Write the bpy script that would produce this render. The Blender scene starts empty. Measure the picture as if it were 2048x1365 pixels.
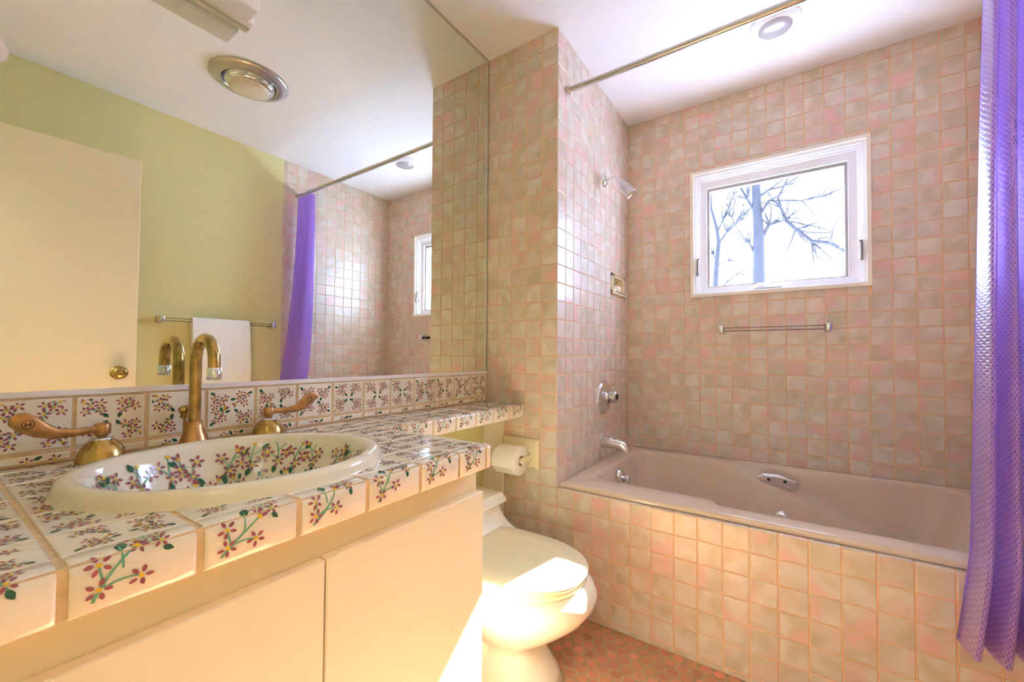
import bpy, bmesh, math, random
from mathutils import Vector, Matrix
R = random.Random(7)
SC = bpy.context.scene
COL = SC.collection
PI = math.pi

# ------------------------------------------------------------------ camera
F_PX, U0, V0 = 812.5636, 1049.5393, 693.4508
cam_d = bpy.data.cameras.new('camera')
cam = bpy.data.objects.new('camera', cam_d)
COL.objects.link(cam)
cr, cu, cf = (Vector((0.8373487, 0.5466340, 0.0061996)), Vector((0.0071826, -0.0223408, 0.9997246)), Vector((-0.5466220, 0.8370735, 0.0226333)))
M = Matrix.Identity(4)
for i in range(3):
    M[i][0], M[i][1], M[i][2] = cr[i], cu[i], -cf[i]
M[0][3], M[1][3], M[2][3] = 1.19885, -1.49926, 1.04099
cam.matrix_world = M
cam_d.sensor_width = 36.0
cam_d.sensor_fit = 'HORIZONTAL'
cam_d.lens = F_PX / 2048 * 36.0
cam_d.shift_x = -(U0 - 1024) / 2048
cam_d.shift_y = (V0 - 682.5) / 2048
cam_d.clip_start = 0.02
cam_d.clip_end = 200
SC.camera = cam

# ------------------------------------------------------------------ world, sun, exposure
world = bpy.data.worlds.new('world')
SC.world = world
world.use_nodes = True
wn = world.node_tree.nodes
bg = wn.get('Background') or wn.new('ShaderNodeBackground')
bg.inputs['Color'].default_value = (0.46, 0.61, 1.0, 1)
bg.inputs['Strength'].default_value = 13.0

sun_d = bpy.data.lights.new('sun', 'SUN')
sun_d.energy = 60.0
sun_d.angle = math.radians(0.6)
sun_d.color = (1.0, 0.96, 0.91)
sun = bpy.data.objects.new('sun', sun_d)
COL.objects.link(sun)
sun.rotation_euler = Vector((-0.265, -1.26, -1.04)).to_track_quat('-Z', 'Y').to_euler()
sun.location = (3, 9, 8)

portal_d = bpy.data.lights.new('window_portal', 'AREA')
portal_d.shape = 'RECTANGLE'
portal_d.size = 0.74
portal_d.size_y = 0.67
portal_d.cycles.is_portal = True
portal = bpy.data.objects.new('window_portal', portal_d)
COL.objects.link(portal)
portal.location = (1.125, 1.075, 1.717)
portal.rotation_euler = (-PI / 2, 0, 0)

# unseen soft fill light added at the hallway ceiling, without a lamp body
hall_d = bpy.data.lights.new('hallway_fill_light', 'AREA')
hall_d.shape = 'RECTANGLE'
hall_d.size = 1.2
hall_d.size_y = 0.9
hall_d.energy = 9.0
hall_d.color = (0.88, 0.94, 1.0)
hall = bpy.data.objects.new('hallway_fill_light', hall_d)
COL.objects.link(hall)
hall.location = (1.2, -2.5, 2.443)
hall.rotation_euler = (0, 0, 0)

vs = SC.view_settings
vs.view_transform = 'Standard'
vs.look = 'None'
vs.gamma = 1.0
vs.use_curve_mapping = False
vs.exposure = 1.2
SC.cycles.diffuse_bounces = 8
SC.cycles.max_bounces = 16

# ------------------------------------------------------------------ measures of the room (metres)
XC, Y2, XR, H, ZD, PT = 0.3813, 0.893, 1.865, 2.446, 0.4913, 0.0782
YB = -1.65
ZC = 0.8294            # counter top
CF, CB = 0.600, 0.7745  # counter front, counter underside
CY = -0.722            # right edge of the wide counter
SF = 0.222             # front of the narrow shelf


# ------------------------------------------------------------------ materials
def lin(c):
    return tuple(((v / 255.0) / 12.92 if v / 255.0 <= 0.04045 else ((v / 255.0 + 0.055) / 1.055) ** 2.4) for v in c) + (1.0,)


MATS = {}


def base_mat(name):
    m = bpy.data.materials.new(name)
    m.use_nodes = True
    nt = m.node_tree
    b = nt.nodes.get('Principled BSDF')
    MATS[name] = m
    return m, nt, b


def N(nt, t, **kw):
    n = nt.nodes.new(t)
    for k, v in kw.items():
        setattr(n, k, v)
    return n


def simple(name, rgb, rough=0.5, metal=0.0, noise=0.0, nscale=20.0, bump=0.0, bscale=60.0, coat=0.0, spec=0.5):
    m, nt, b = base_mat(name)
    c = lin(rgb)
    b.inputs['Base Color'].default_value = c
    b.inputs['Roughness'].default_value = rough
    b.inputs['Metallic'].default_value = metal
    b.inputs['Specular IOR Level'].default_value = spec
    b.inputs['Coat Weight'].default_value = coat
    b.inputs['Coat Roughness'].default_value = 0.06
    geo = N(nt, 'ShaderNodeNewGeometry')
    if noise:
        no = N(nt, 'ShaderNodeTexNoise')
        no.inputs['Scale'].default_value = nscale
        no.inputs['Detail'].default_value = 4
        nt.links.new(geo.outputs['Position'], no.inputs['Vector'])
        mr = N(nt, 'ShaderNodeMapRange')
        mr.inputs['From Min'].default_value = 0.3
        mr.inputs['From Max'].default_value = 0.7
        mr.inputs['To Min'].default_value = 1 - noise
        mr.inputs['To Max'].default_value = 1 + noise * 0.5
        nt.links.new(no.outputs['Fac'], mr.inputs['Value'])
        mx = N(nt, 'ShaderNodeMix', data_type='RGBA', blend_type='MULTIPLY')
        mx.inputs[0].default_value = 1
        mx.inputs[6].default_value = c
        nt.links.new(mr.outputs['Result'], mx.inputs[7])
        nt.links.new(mx.outputs[2], b.inputs['Base Color'])
    if bump:
        n2 = N(nt, 'ShaderNodeTexNoise')
        n2.inputs['Scale'].default_value = bscale
        n2.inputs['Detail'].default_value = 3
        nt.links.new(geo.outputs['Position'], n2.inputs['Vector'])
        bp = N(nt, 'ShaderNodeBump')
        bp.inputs['Strength'].default_value = bump
        bp.inputs['Distance'].default_value = 0.004
        nt.links.new(n2.outputs['Fac'], bp.inputs['Height'])
        nt.links.new(bp.outputs['Normal'], b.inputs['Normal'])
    return m


def ramp(nt, stops):
    r = N(nt, 'ShaderNodeValToRGB')
    e = r.color_ramp.elements
    e[0].position, e[0].color = stops[0]
    e[1].position, e[1].color = stops[1]
    for p, c in stops[2:]:
        x = e.new(p)
        x.color = c
    return r


def mottled(name, a, bcol, pink, rough, pinkness=0.75, vary=0.14, nscale=9.0, bump=0.1, bscale=26.0):
    """A glaze that differs from tile to tile: random per object and per mesh island."""
    m, nt, b = base_mat(name)
    oi = N(nt, 'ShaderNodeObjectInfo')
    geo = N(nt, 'ShaderNodeNewGeometry')
    ad = N(nt, 'ShaderNodeMath', operation='MULTIPLY_ADD')
    ad.inputs[1].default_value = 13.73
    nt.links.new(oi.outputs['Random'], ad.inputs[0])
    nt.links.new(geo.outputs['Random Per Island'], ad.inputs[2])
    fr = N(nt, 'ShaderNodeMath', operation='FRACT')
    nt.links.new(ad.outputs[0], fr.inputs[0])
    cmb = N(nt, 'ShaderNodeVectorMath', operation='SCALE')
    cmb.inputs[0].default_value = (17, 31, 23)
    nt.links.new(fr.outputs[0], cmb.inputs['Scale'])
    va = N(nt, 'ShaderNodeVectorMath', operation='ADD')
    nt.links.new(geo.outputs['Position'], va.inputs[0])
    nt.links.new(cmb.outputs[0], va.inputs[1])
    n1 = N(nt, 'ShaderNodeTexNoise')
    n1.inputs['Scale'].default_value = nscale
    n1.inputs['Detail'].default_value = 1.5
    n1.inputs['Distortion'].default_value = 0.6
    nt.links.new(va.outputs[0], n1.inputs['Vector'])
    r1 = ramp(nt, [(0.36, lin(a)), (0.66, lin(bcol))])
    nt.links.new(n1.outputs['Fac'], r1.inputs[0])
    n2 = N(nt, 'ShaderNodeTexNoise')
    n2.inputs['Scale'].default_value = nscale * 0.9
    n2.inputs['Detail'].default_value = 1
    vb = N(nt, 'ShaderNodeVectorMath', operation='ADD')
    vb.inputs[1].default_value = (5.3, 9.1, 2.7)
    nt.links.new(va.outputs[0], vb.inputs[0])
    nt.links.new(vb.outputs[0], n2.inputs['Vector'])
    r2 = N(nt, 'ShaderNodeMapRange')
    r2.inputs['From Min'].default_value = 0.50
    r2.inputs['From Max'].default_value = 0.72
    r2.inputs['To Max'].default_value = pinkness
    nt.links.new(n2.outputs['Fac'], r2.inputs['Value'])
    mx = N(nt, 'ShaderNodeMix', data_type='RGBA')
    nt.links.new(r2.outputs['Result'], mx.inputs[0])
    nt.links.new(r1.outputs[0], mx.inputs[6])
    mx.inputs[7].default_value = lin(pink)
    mr = N(nt, 'ShaderNodeMapRange')
    mr.inputs['To Min'].default_value = 1 - vary
    mr.inputs['To Max'].default_value = 1 + vary * 0.6
    nt.links.new(fr.outputs[0], mr.inputs['Value'])
    mm = N(nt, 'ShaderNodeMix', data_type='RGBA', blend_type='MULTIPLY')
    mm.inputs[0].default_value = 1
    nt.links.new(mx.outputs[2], mm.inputs[6])
    nt.links.new(mr.outputs['Result'], mm.inputs[7])
    nt.links.new(mm.outputs[2], b.inputs['Base Color'])
    b.inputs['Roughness'].default_value = rough
    n3 = N(nt, 'ShaderNodeTexNoise')
    n3.inputs['Scale'].default_value = bscale
    n3.inputs['Detail'].default_value = 2
    nt.links.new(va.outputs[0], n3.inputs['Vector'])
    bp = N(nt, 'ShaderNodeBump')
    bp.inputs['Strength'].default_value = bump
    bp.inputs['Distance'].default_value = 0.006
    nt.links.new(n3.outputs['Fac'], bp.inputs['Height'])
    nt.links.new(bp.outputs['Normal'], b.inputs['Normal'])
    return m


m_tile = mottled('wall_tile_glaze', (220, 211, 198), (202, 188, 163), (230, 178, 172), 0.24, 0.78, 0.05, 11.0, 0.2, 15.0)
m_grout = simple('apricot_grout', (240, 194, 148), 0.85, noise=0.12, nscale=60)
m_round = mottled('terracotta_round', (216, 150, 116), (186, 136, 90), (224, 140, 120), 0.42, 0.8, 0.20, 6.0, 0.05)
m_fgrout = simple('floor_grout', (188, 164, 126), 0.9, noise=0.2, nscale=40)
m_white_tile = mottled('cream_counter_glaze', (240, 233, 218), (232, 222, 204), (242, 230, 214), 0.10, 0.4, 0.05, 6.0, 0.10, 18.0)
m_cgrout = simple('tan_counter_grout', (222, 194, 154), 0.8, noise=0.15, nscale=80)
m_paint_green = simple('yellow_green_wall_paint', (222, 215, 158), 0.55, bump=0.03, bscale=180)
m_paint_white = simple('white_ceiling_paint', (242, 243, 243), 0.7, bump=0.02, bscale=150)
m_cab = simple('cream_cabinet_paint', (238, 230, 202), 0.38, noise=0.03, nscale=4, bump=0.02, bscale=70)
m_door = simple('cream_door_paint', (240, 228, 204), 0.4)
m_trim = simple('cream_trim', (243, 236, 222), 0.4)
m_vinyl = simple('white_window_vinyl', (244, 246, 250), 0.28)
m_gasket = simple('taupe_gasket', (150, 138, 132), 0.5)
m_porc = simple('cream_porcelain', (246, 240, 222), 0.10, coat=0.4)
m_lid = simple('bone_toilet_lid', (238, 228, 188), 0.16)
m_sinkc = simple('hand_made_sink_glaze', (238, 230, 208), 0.10, noise=0.05, nscale=10, bump=0.05, bscale=24)
m_ceram = simple('bone_ceramic', (240, 228, 192), 0.14)
m_tub = simple('beige_tub_acrylic', (210, 190, 170), 0.12)
m_chrome = simple('chrome', (232, 232, 236), 0.08, 1.0)
m_satin = simple('satin_steel', (206, 202, 196), 0.28, 1.0)
m_dark = simple('dark_recess', (40, 36, 32), 0.6)
m_brass = simple('worn_brass', (196, 164, 98), 0.24, 1.0, noise=0.35, nscale=45, bump=0.1, bscale=90)
m_copper = simple('tarnished_bronze', (198, 152, 100), 0.32, 1.0, noise=0.3, nscale=50)
m_channel = simple('mirror_channel', (208, 206, 200), 0.3, 0.8)
m_mtrim = simple('pale_mirror_trim', (238, 232, 234), 0.4)
m_paper = simple('tissue_paper', (252, 250, 244), 0.95, bump=0.05, bscale=200)
m_card = simple('cardboard', (190, 150, 110), 0.9)
m_towel = simple('white_terry', (250, 250, 252), 0.95, bump=0.6, bscale=320)
m_soap = simple('cream_soap', (250, 232, 206), 0.4)
m_lens = simple('frosted_lens', (176, 170, 168), 0.25)
m_fan = simple('beige_plastic', (214, 204, 176), 0.4)
m_plastic = simple('white_fixture_enamel', (240, 230, 214), 0.35)
m_bark = simple('grey_bark', (26, 24, 28), 0.9, noise=0.3, nscale=6)
m_ground = simple('bounce_ground', (226, 234, 250), 0.95, noise=0.25, nscale=0.6)  # unseen ground, tinted blue-white to bounce light up to the ceiling
m_siding = simple('painted_siding', (214, 208, 198), 0.7)
m_petal = simple('mauve_petal_paint', (158, 84, 92), 0.14)
m_yellow = simple('yellow_flower_paint', (226, 186, 48), 0.14)
m_stem = simple('sea_green_stem_paint', (112, 172, 136), 0.14)
m_leaf = simple('bottle_green_leaf_paint', (44, 96, 68), 0.14)
m_globe = simple('frosted_globe', (226, 206, 196), 0.25)

# mirror: silvered glass, faintly green
m_mirror, nt, b = base_mat('silvered_mirror')
b.inputs['Base Color'].default_value = (0.84, 0.88, 0.80, 1)
b.inputs['Metallic'].default_value = 1
b.inputs['Roughness'].default_value = 0.0


def clear(name, tint, ior=1.5, refl=1.0):
    """Thin clear sheet: reflects by Fresnel, lets the rest straight through."""
    m, nt, b = base_mat(name)
    nt.nodes.remove(b)
    out = nt.nodes.get('Material Output')
    tr = N(nt, 'ShaderNodeBsdfTransparent')
    tr.inputs[0].default_value = tint
    gl = N(nt, 'ShaderNodeBsdfGlossy')
    gl.inputs['Roughness'].default_value = 0.02
    fr = N(nt, 'ShaderNodeFresnel')
    fr.inputs[0].default_value = ior
    mx = N(nt, 'ShaderNodeMixShader')
    hf = N(nt, 'ShaderNodeMath', operation='MULTIPLY')
    hf.inputs[1].default_value = refl
    nt.links.new(fr.outputs[0], hf.inputs[0])
    nt.links.new(hf.outputs[0], mx.inputs[0])
    nt.links.new(tr.outputs[0], mx.inputs[1])
    nt.links.new(gl.outputs[0], mx.inputs[2])
    nt.links.new(mx.outputs[0], out.inputs[0])
    return m


m_glass = clear('window_glass', (0.97, 0.98, 0.98, 1), 1.5, 0.12)
m_acryl = clear('clear_acrylic_rod', (0.98, 0.96, 0.94, 1), 1.42, 1.0)

# shower curtain vinyl: purple, see-through, embossed with staggered dots (UV in metres)
m_curt, nt, b = base_mat('purple_dotted_vinyl')
nt.nodes.remove(b)
out = nt.nodes.get('Material Output')
uv = N(nt, 'ShaderNodeUVMap')
sx = N(nt, 'ShaderNodeSeparateXYZ')
nt.links.new(uv.outputs[0], sx.inputs[0])


def mth(op, a, b_=None, c=None):
    n = N(nt, 'ShaderNodeMath', operation=op)
    for i, v in enumerate((a, b_, c)):
        if v is None:
            continue
        if isinstance(v, (int, float)):
            n.inputs[i].default_value = v
        else:
            nt.links.new(v, n.inputs[i])
    return n.outputs[0]


PX, PY = 0.0105, 0.0155


def dots(ox, oy):
    fx = mth('SUBTRACT', mth('FRACT', mth('ADD', mth('DIVIDE', sx.outputs[0], PX), ox)), 0.5)
    fy = mth('SUBTRACT', mth('FRACT', mth('ADD', mth('DIVIDE', sx.outputs[1], PY), oy)), 0.5)
    dx = mth('MULTIPLY', fx, PX)
    dy = mth('MULTIPLY', fy, PY)
    return mth('SQRT', mth('ADD', mth('MULTIPLY', dx, dx), mth('MULTIPLY', dy, dy)))


dist = mth('MINIMUM', dots(0, 0), dots(0.5, 0.5))
mask = mth('SMOOTH_MIN', 1.0, mth('MAXIMUM', mth('MULTIPLY', mth('SUBTRACT', 0.0042, dist), 700), 0.0), 0.1)
colr = N(nt, 'ShaderNodeMix', data_type='RGBA')
colr.inputs[6].default_value = lin((224, 196, 249))
colr.inputs[7].default_value = lin((180, 138, 234))
nt.links.new(mask, colr.inputs[0])
bp = N(nt, 'ShaderNodeBump')
bp.inputs['Strength'].default_value = 0.5
bp.inputs['Distance'].default_value = 0.0012
nt.links.new(mask, bp.inputs['Height'])
tl = N(nt, 'ShaderNodeBsdfTranslucent')
df = N(nt, 'ShaderNodeBsdfDiffuse')
tp = N(nt, 'ShaderNodeBsdfTransparent')
gs = N(nt, 'ShaderNodeBsdfGlossy')
gs.inputs['Roughness'].default_value = 0.32
fz = N(nt, 'ShaderNodeFresnel')
fz.inputs[0].default_value = 1.36
for s in (tl, df, tp):
    nt.links.new(colr.outputs[2], s.inputs[0])
for s in (tl, df, gs):
    nt.links.new(bp.outputs[0], s.inputs['Normal'])
m1, m2, m3 = N(nt, 'ShaderNodeMixShader'), N(nt, 'ShaderNodeMixShader'), N(nt, 'ShaderNodeMixShader')
m1.inputs[0].default_value = 0.45
nt.links.new(tl.outputs[0], m1.inputs[1])
nt.links.new(df.outputs[0], m1.inputs[2])
m2.inputs[0].default_value = 0.24
nt.links.new(m1.outputs[0], m2.inputs[1])
nt.links.new(tp.outputs[0], m2.inputs[2])
nt.links.new(mth('MULTIPLY', fz.outputs[0], 0.4), m3.inputs[0])
nt.links.new(m2.outputs[0], m3.inputs[1])
nt.links.new(gs.outputs[0], m3.inputs[2])
nt.links.new(m3.outputs[0], out.inputs[0])

FLORA = [m_petal, m_yellow, m_stem, m_leaf]


# ------------------------------------------------------------------ mesh helpers
class MB:
    def __init__(s):
        s.v, s.f, s.mi, s.sm = [], [], [], []

    def add(s, verts, faces, mi=0, smooth=False):
        o = len(s.v)
        s.v += [tuple(p) for p in verts]
        for f in faces:
            s.f.append([i + o for i in f])
            s.mi.append(mi)
            s.sm.append(smooth)
        return s

    def box(s, x0, x1, y0, y1, z0, z1, bev=0.0, mi=0, seg=1):
        if bev <= 0:
            v = [(x, y, z) for x in (x0, x1) for y in (y0, y1) for z in (z0, z1)]
            return s.add(v, [(0, 1, 3, 2), (4, 6, 7, 5), (0, 4, 5, 1), (2, 3, 7, 6), (0, 2, 6, 4), (1, 5, 7, 3)], mi)
        bm = bmesh.new()
        bmesh.ops.create_cube(bm, size=1)
        for w in bm.verts:
            w.co = Vector(((x0 + x1) / 2 + w.co.x * (x1 - x0), (y0 + y1) / 2 + w.co.y * (y1 - y0), (z0 + z1) / 2 + w.co.z * (z1 - z0)))
        bmesh.ops.bevel(bm, geom=bm.edges[:], offset=bev, segments=seg, profile=0.5, affect='EDGES')
        bm.verts.index_update()
        s.add([w.co for w in bm.verts], [[w.index for w in f.verts] for f in bm.faces], mi, seg > 1)
        bm.free()
        return s

    def loft(s, rings, cap0=True, cap1=True, closed=True, mi=0, smooth=True):
        n = len(rings[0])
        vv = [p for r in rings for p in r]
        ff = []
        for i in range(len(rings) - 1):
            for j in range(n if closed else n - 1):
                k = (j + 1) % n
                ff.append((i * n + j, i * n + k, (i + 1) * n + k, (i + 1) * n + j))
        s.add(vv, ff, mi, smooth)
        if cap0:
            s.add(rings[0], [tuple(range(n))[::-1]], mi, False)
        if cap1:
            s.add(rings[-1], [tuple(range(n))], mi, False)
        return s

    def tube(s, path, rad, seg=12, mi=0, caps=True, flat=None):
        pts = [Vector(p) for p in path]
        rr = rad if isinstance(rad, (list, tuple)) else [rad] * len(pts)
        t0 = (pts[1] - pts[0]).normalized()
        up = Vector((0, 0, 1)) if abs(t0.z) < 0.9 else Vector((1, 0, 0))
        a = t0.cross(up).normalized()
        rings = []
        for i, p in enumerate(pts):
            t = ((pts[min(i + 1, len(pts) - 1)] - pts[max(i - 1, 0)])).normalized()
            a = (a - t * a.dot(t)).normalized()
            c = t.cross(a)
            fa, fc = (rr[i], rr[i]) if flat is None else (rr[i] * flat[i][0], rr[i] * flat[i][1])
            rings.append([p + a * (math.cos(2 * PI * k / seg) * fa) + c * (math.sin(2 * PI * k / seg) * fc) for k in range(seg)])
        return s.loft(rings, caps, caps, True, mi)

    def lathe(s, prof, origin=(0, 0, 0), axis=(0, 0, 1), seg=28, mi=0, cap0=False, cap1=False):
        ax = Vector(axis).normalized()
        up = Vector((0, 0, 1)) if abs(ax.z) < 0.9 else Vector((1, 0, 0))
        a = up.cross(ax).normalized()
        c = ax.cross(a)
        o = Vector(origin)
        rings = [[o + ax * h + (a * math.cos(2 * PI * k / seg) + c * math.sin(2 * PI * k / seg)) * max(r, 1e-5) for k in range(seg)] for r, h in prof]
        return s.loft(rings, cap0, cap1, True, mi)

    def prism(s, poly, y0, y1, mi=0, smooth=False):
        """poly of (x, z), drawn out along y"""
        n = len(poly)
        v = [(x, y0, z) for x, z in poly] + [(x, y1, z) for x, z in poly]
        s.add(v, [(i, (i + 1) % n, n + (i + 1) % n, n + i) for i in range(n)], mi, smooth)
        s.add(v, [tuple(range(n))[::-1], tuple(range(n, 2 * n))], mi, False)
        return s

    def ring_frame(s, x0, x1, z0, z1, l, r, bt, tp, y0, y1, mi=0):
        s.box(x0, x0 + l, y0, y1, z0, z1, mi=mi)
        s.box(x1 - r, x1, y0, y1, z0, z1, mi=mi)
        if bt > 0:
            s.box(x0 + l, x1 - r, y0, y1, z0, z0 + bt, mi=mi)
        if tp > 0:
            s.box(x0 + l, x1 - r, y0, y1, z1 - tp, z1, mi=mi)
        return s

    def mesh(s, name, mats, inv=None, fix=True):
        me = bpy.data.meshes.new(name)
        v = s.v if inv is None else [tuple(inv @ Vector(p)) for p in s.v]
        me.from_pydata(v, [], s.f)
        for m in (mats if isinstance(mats, (list, tuple)) else [mats]):
            me.materials.append(m)
        me.polygons.foreach_set('material_index', s.mi)
        me.polygons.foreach_set('use_smooth', s.sm)
        if fix:
            bm = bmesh.new()
            bm.from_mesh(me)
            bmesh.ops.recalc_face_normals(bm, faces=bm.faces)
            bm.to_mesh(me)
            bm.free()
        me.update()
        return me


def wm(o):
    if o.parent is None:
        return o.matrix_basis.copy()
    return wm(o.parent) @ o.matrix_parent_inverse @ o.matrix_basis


def obj(name, data, parent=None):
    o = bpy.data.objects.new(name, data)
    COL.objects.link(o)
    if parent is not None:
        o.parent = parent
    return o


def tag(o, label=None, cat=None, group=None, kind=None):
    if label:
        o['label'] = label
    if cat:
        o['category'] = cat
    if group:
        o['group'] = group
    if kind:
        o['kind'] = kind
    return o


def thing(name, label, cat, loc=(0, 0, 0), rotz=0.0, group=None, kind=None):
    o = obj(name, None)
    o.empty_display_size = 0.05
    o.location = loc
    o.rotation_euler = (0, 0, rotz)
    o.matrix_basis = Matrix.Translation(loc) @ Matrix.Rotation(rotz, 4, 'Z')
    return tag(o, label, cat, group, kind)


def part(name, mb, mats, parent, label=None, world=True, fix=True):
    """A mesh part; its vertices are given in world space (or in the parent's own space)."""
    inv = wm(parent).inverted() if world else None
    o = obj(name, mb.mesh(name, mats, inv, fix), parent)
    if label:
        o['label'] = label
    return o


def single(name, mb, mats, label=None, cat=None, kind=None, origin=(0, 0, 0), group=None):
    o = obj(name, mb.mesh(name, mats, Matrix.Translation(origin).inverted()))
    o.matrix_basis = Matrix.Translation(origin)
    return tag(o, label, cat, group, kind)


def arc(cx, cz, r, a0, a1, n):
    return [(cx + r * math.cos(math.radians(a0 + (a1 - a0) * i / n)), cz + r * math.sin(math.radians(a0 + (a1 - a0) * i / n))) for i in range(n + 1)]


# ------------------------------------------------------------------ tiles
TILE_CACHE = {}


def tile_mesh(w, h, mat, t=0.0024, e=0.0022):
    key = (round(w, 4), round(h, 4), mat.name, t)
    if key not in TILE_CACHE:
        mb = MB()
        a, b_ = w / 2, h / 2

        def rg(i, z):
            return [(-a + i, -b_ + i, z), (a - i, -b_ + i, z), (a - i, b_ - i, z), (-a + i, b_ - i, z)]
        mb.loft([rg(0, -t - 0.0006), rg(0, -t * 0.55), rg(e * 0.4, -t * 0.15), rg(e, 0)], False, True, smooth=False)
        TILE_CACHE[key] = mb.mesh('tile', mat, fix=False)
    return TILE_CACHE[key]


def basis(p, U, V, Nn):
    m = Matrix.Identity(4)
    for i in range(3):
        m[i][0], m[i][1], m[i][2], m[i][3] = U[i], V[i], Nn[i], p[i]
    return m


def subtract(rects, hole):
    out = []
    hx0, hx1, hy0, hy1 = hole
    for (a0, a1, b0, b1) in rects:
        if a1 <= hx0 or a0 >= hx1 or b1 <= hy0 or b0 >= hy1:
            out.append((a0, a1, b0, b1))
            continue
        if a0 < hx0:
            out.append((a0, hx0, b0, b1))
        if a1 > hx1:
            out.append((hx1, a1, b0, b1))
        m0, m1 = max(a0, hx0), min(a1, hx1)
        if b0 < hy0:
            out.append((m0, m1, b0, hy0))
        if b1 > hy1:
            out.append((m0, m1, hy1, b1))
    return out


def tile_grid(parent, origin, U, V, us, vs_, mat, holes=(), gap=0.0034, limit=300, rank=None, name='tile', tilt=0.006):
    """Tiles as parts of PARENT on the plane origin + u*U + v*V; past the limit, the low-ranked ones are joined as stuff."""
    U, V = Vector(U), Vector(V)
    Nn = U.cross(V)
    o = Vector(origin)
    cells = []
    for i in range(len(us) - 1):
        for j in range(len(vs_) - 1):
            rs = [(us[i], us[i + 1], vs_[j], vs_[j + 1])]
            for hl in holes:
                rs = subtract(rs, hl)
            cells += [r for r in rs if r[1] - r[0] > 0.008 and r[3] - r[2] > 0.008]
    if rank:
        cells.sort(key=rank)
    made = []
    rest = MB()
    for k, (a0, a1, b0, b1) in enumerate(cells):
        w, h = a1 - a0 - gap, b1 - b0 - gap
        p = o + U * ((a0 + a1) / 2) + V * ((b0 + b1) / 2)
        rot = Matrix.Rotation(R.uniform(-tilt, tilt), 4, 'X') @ Matrix.Rotation(R.uniform(-tilt, tilt), 4, 'Y')
        m = basis(p, U, V, Nn) @ rot
        me = tile_mesh(w, h, mat)
        if k < limit:
            t = obj(name, me, parent)
            t.matrix_basis = wm(parent).inverted() @ m
            made.append(((a0, a1, b0, b1), t))
        else:
            rest.add([m @ v.co for v in me.vertices], [list(f.vertices) for f in me.polygons])
    if rest.v:
        s = part('tiles', rest, mat, parent, fix=False)
        s['kind'] = 'stuff'
    return made


def steps(a, b, pitch, start=None):
    """Grid lines from a to b: PITCH apart and passing through START."""
    start = a if start is None else start
    k0 = math.ceil((a - start) / pitch - 1e-6)
    v = [a]
    x = start + k0 * pitch
    while x < b - 1e-6:
        if x > v[-1] + 0.008:
            v.append(x)
        x += pitch
    if b - v[-1] < 0.008:
        v[-1] = b
    else:
        v.append(b)
    return v


G = 0.0024   # joints are recessed by this much

# ------------------------------------------------------------------ the room shell
single('floor', MB().box(-0.1, XR + 0.1, -3.2, Y2 + 0.16, -0.12, -0.0022), m_fgrout, 'bathroom floor of small round terracotta tiles', 'floor', 'structure')
floor = bpy.data.objects['floor']
single('ceiling', MB().box(-0.1, XR + 0.1, -3.2, Y2 + 0.16, H, H + 0.1), m_paint_white, 'flat white painted ceiling', 'ceiling', 'structure')
single('wall_left', MB().box(-0.12, 0.0, -3.2, 0.05, 0, H), m_paint_green, 'yellow-green wall behind the mirror and toilet', 'wall', 'structure')
w_end = single('wall_end', MB().box(-0.12, XC - G, G, 0.06, 0, H), m_grout, 'narrow pink tiled wall beside the mirror', 'wall', 'structure')
w_plumb = single('wall_plumbing', MB().box(-0.12, XC - G, 0.06, 0.612, 0, H).box(-0.12, XC - G, 0.818, Y2 + 0.16, 0, H).box(-0.12, XC - G, 0.612, 0.818, 0, 1.383).box(-0.12, XC - G, 0.612, 0.818, 1.501, H).box(-0.12, XC - 0.062, 0.612, 0.818, 1.383, 1.501), m_grout, 'pink tiled wall carrying the shower head and tub spout', 'wall', 'structure')
w_apron = single('wall_apron', MB().box(XC - G, XR + 0.1, G, 0.04, 0, ZD - G), m_grout, 'pink tiled front of the bathtub', 'wall', 'structure')
WX0, WX1, WZ0, WZ1 = 0.752, 1.499, 1.381, 2.052    # rough opening of the window
mbb = MB()
YB2 = Y2 + 0.16
mbb.box(XC - 0.01, WX0, Y2 + G, YB2, 0, H).box(WX1, XR + 0.1, Y2 + G, YB2, 0, H)
mbb.box(WX0, WX1, Y2 + G, YB2, 0, WZ0).box(WX0, WX1, Y2 + G, YB2, WZ1, H)
w_back = single('wall_back', mbb, m_grout, 'pink tiled wall around the window', 'wall', 'structure')
w_right = single('wall_right', MB().box(XR, XR + 0.12, -3.2, -0.02, 0, H).box(XR + G, XR + 0.12, -0.02, YB2, 0, H, mi=1), [m_paint_green, m_grout],
                 'wall opposite the mirror, yellow-green paint then pink tiles', 'wall', 'structure')
DX0, DX1 = 0.88, 1.69     # doorway behind the camera
mbf = MB().box(-0.12, DX0, YB - 0.11, YB, 0, H).box(DX1, XR + 0.12, YB - 0.11, YB, 0, H).box(DX0, DX1, YB - 0.11, YB, 2.05, H)
single('wall_front', mbf, m_paint_green, 'yellow-green wall with the doorway', 'wall', 'structure')
single('wall_hallway', MB().box(-0.12, XR + 0.12, -3.3, -3.2, 0, H), m_paint_white, 'pale hallway wall beyond the doorway', 'wall', 'structure')

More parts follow.
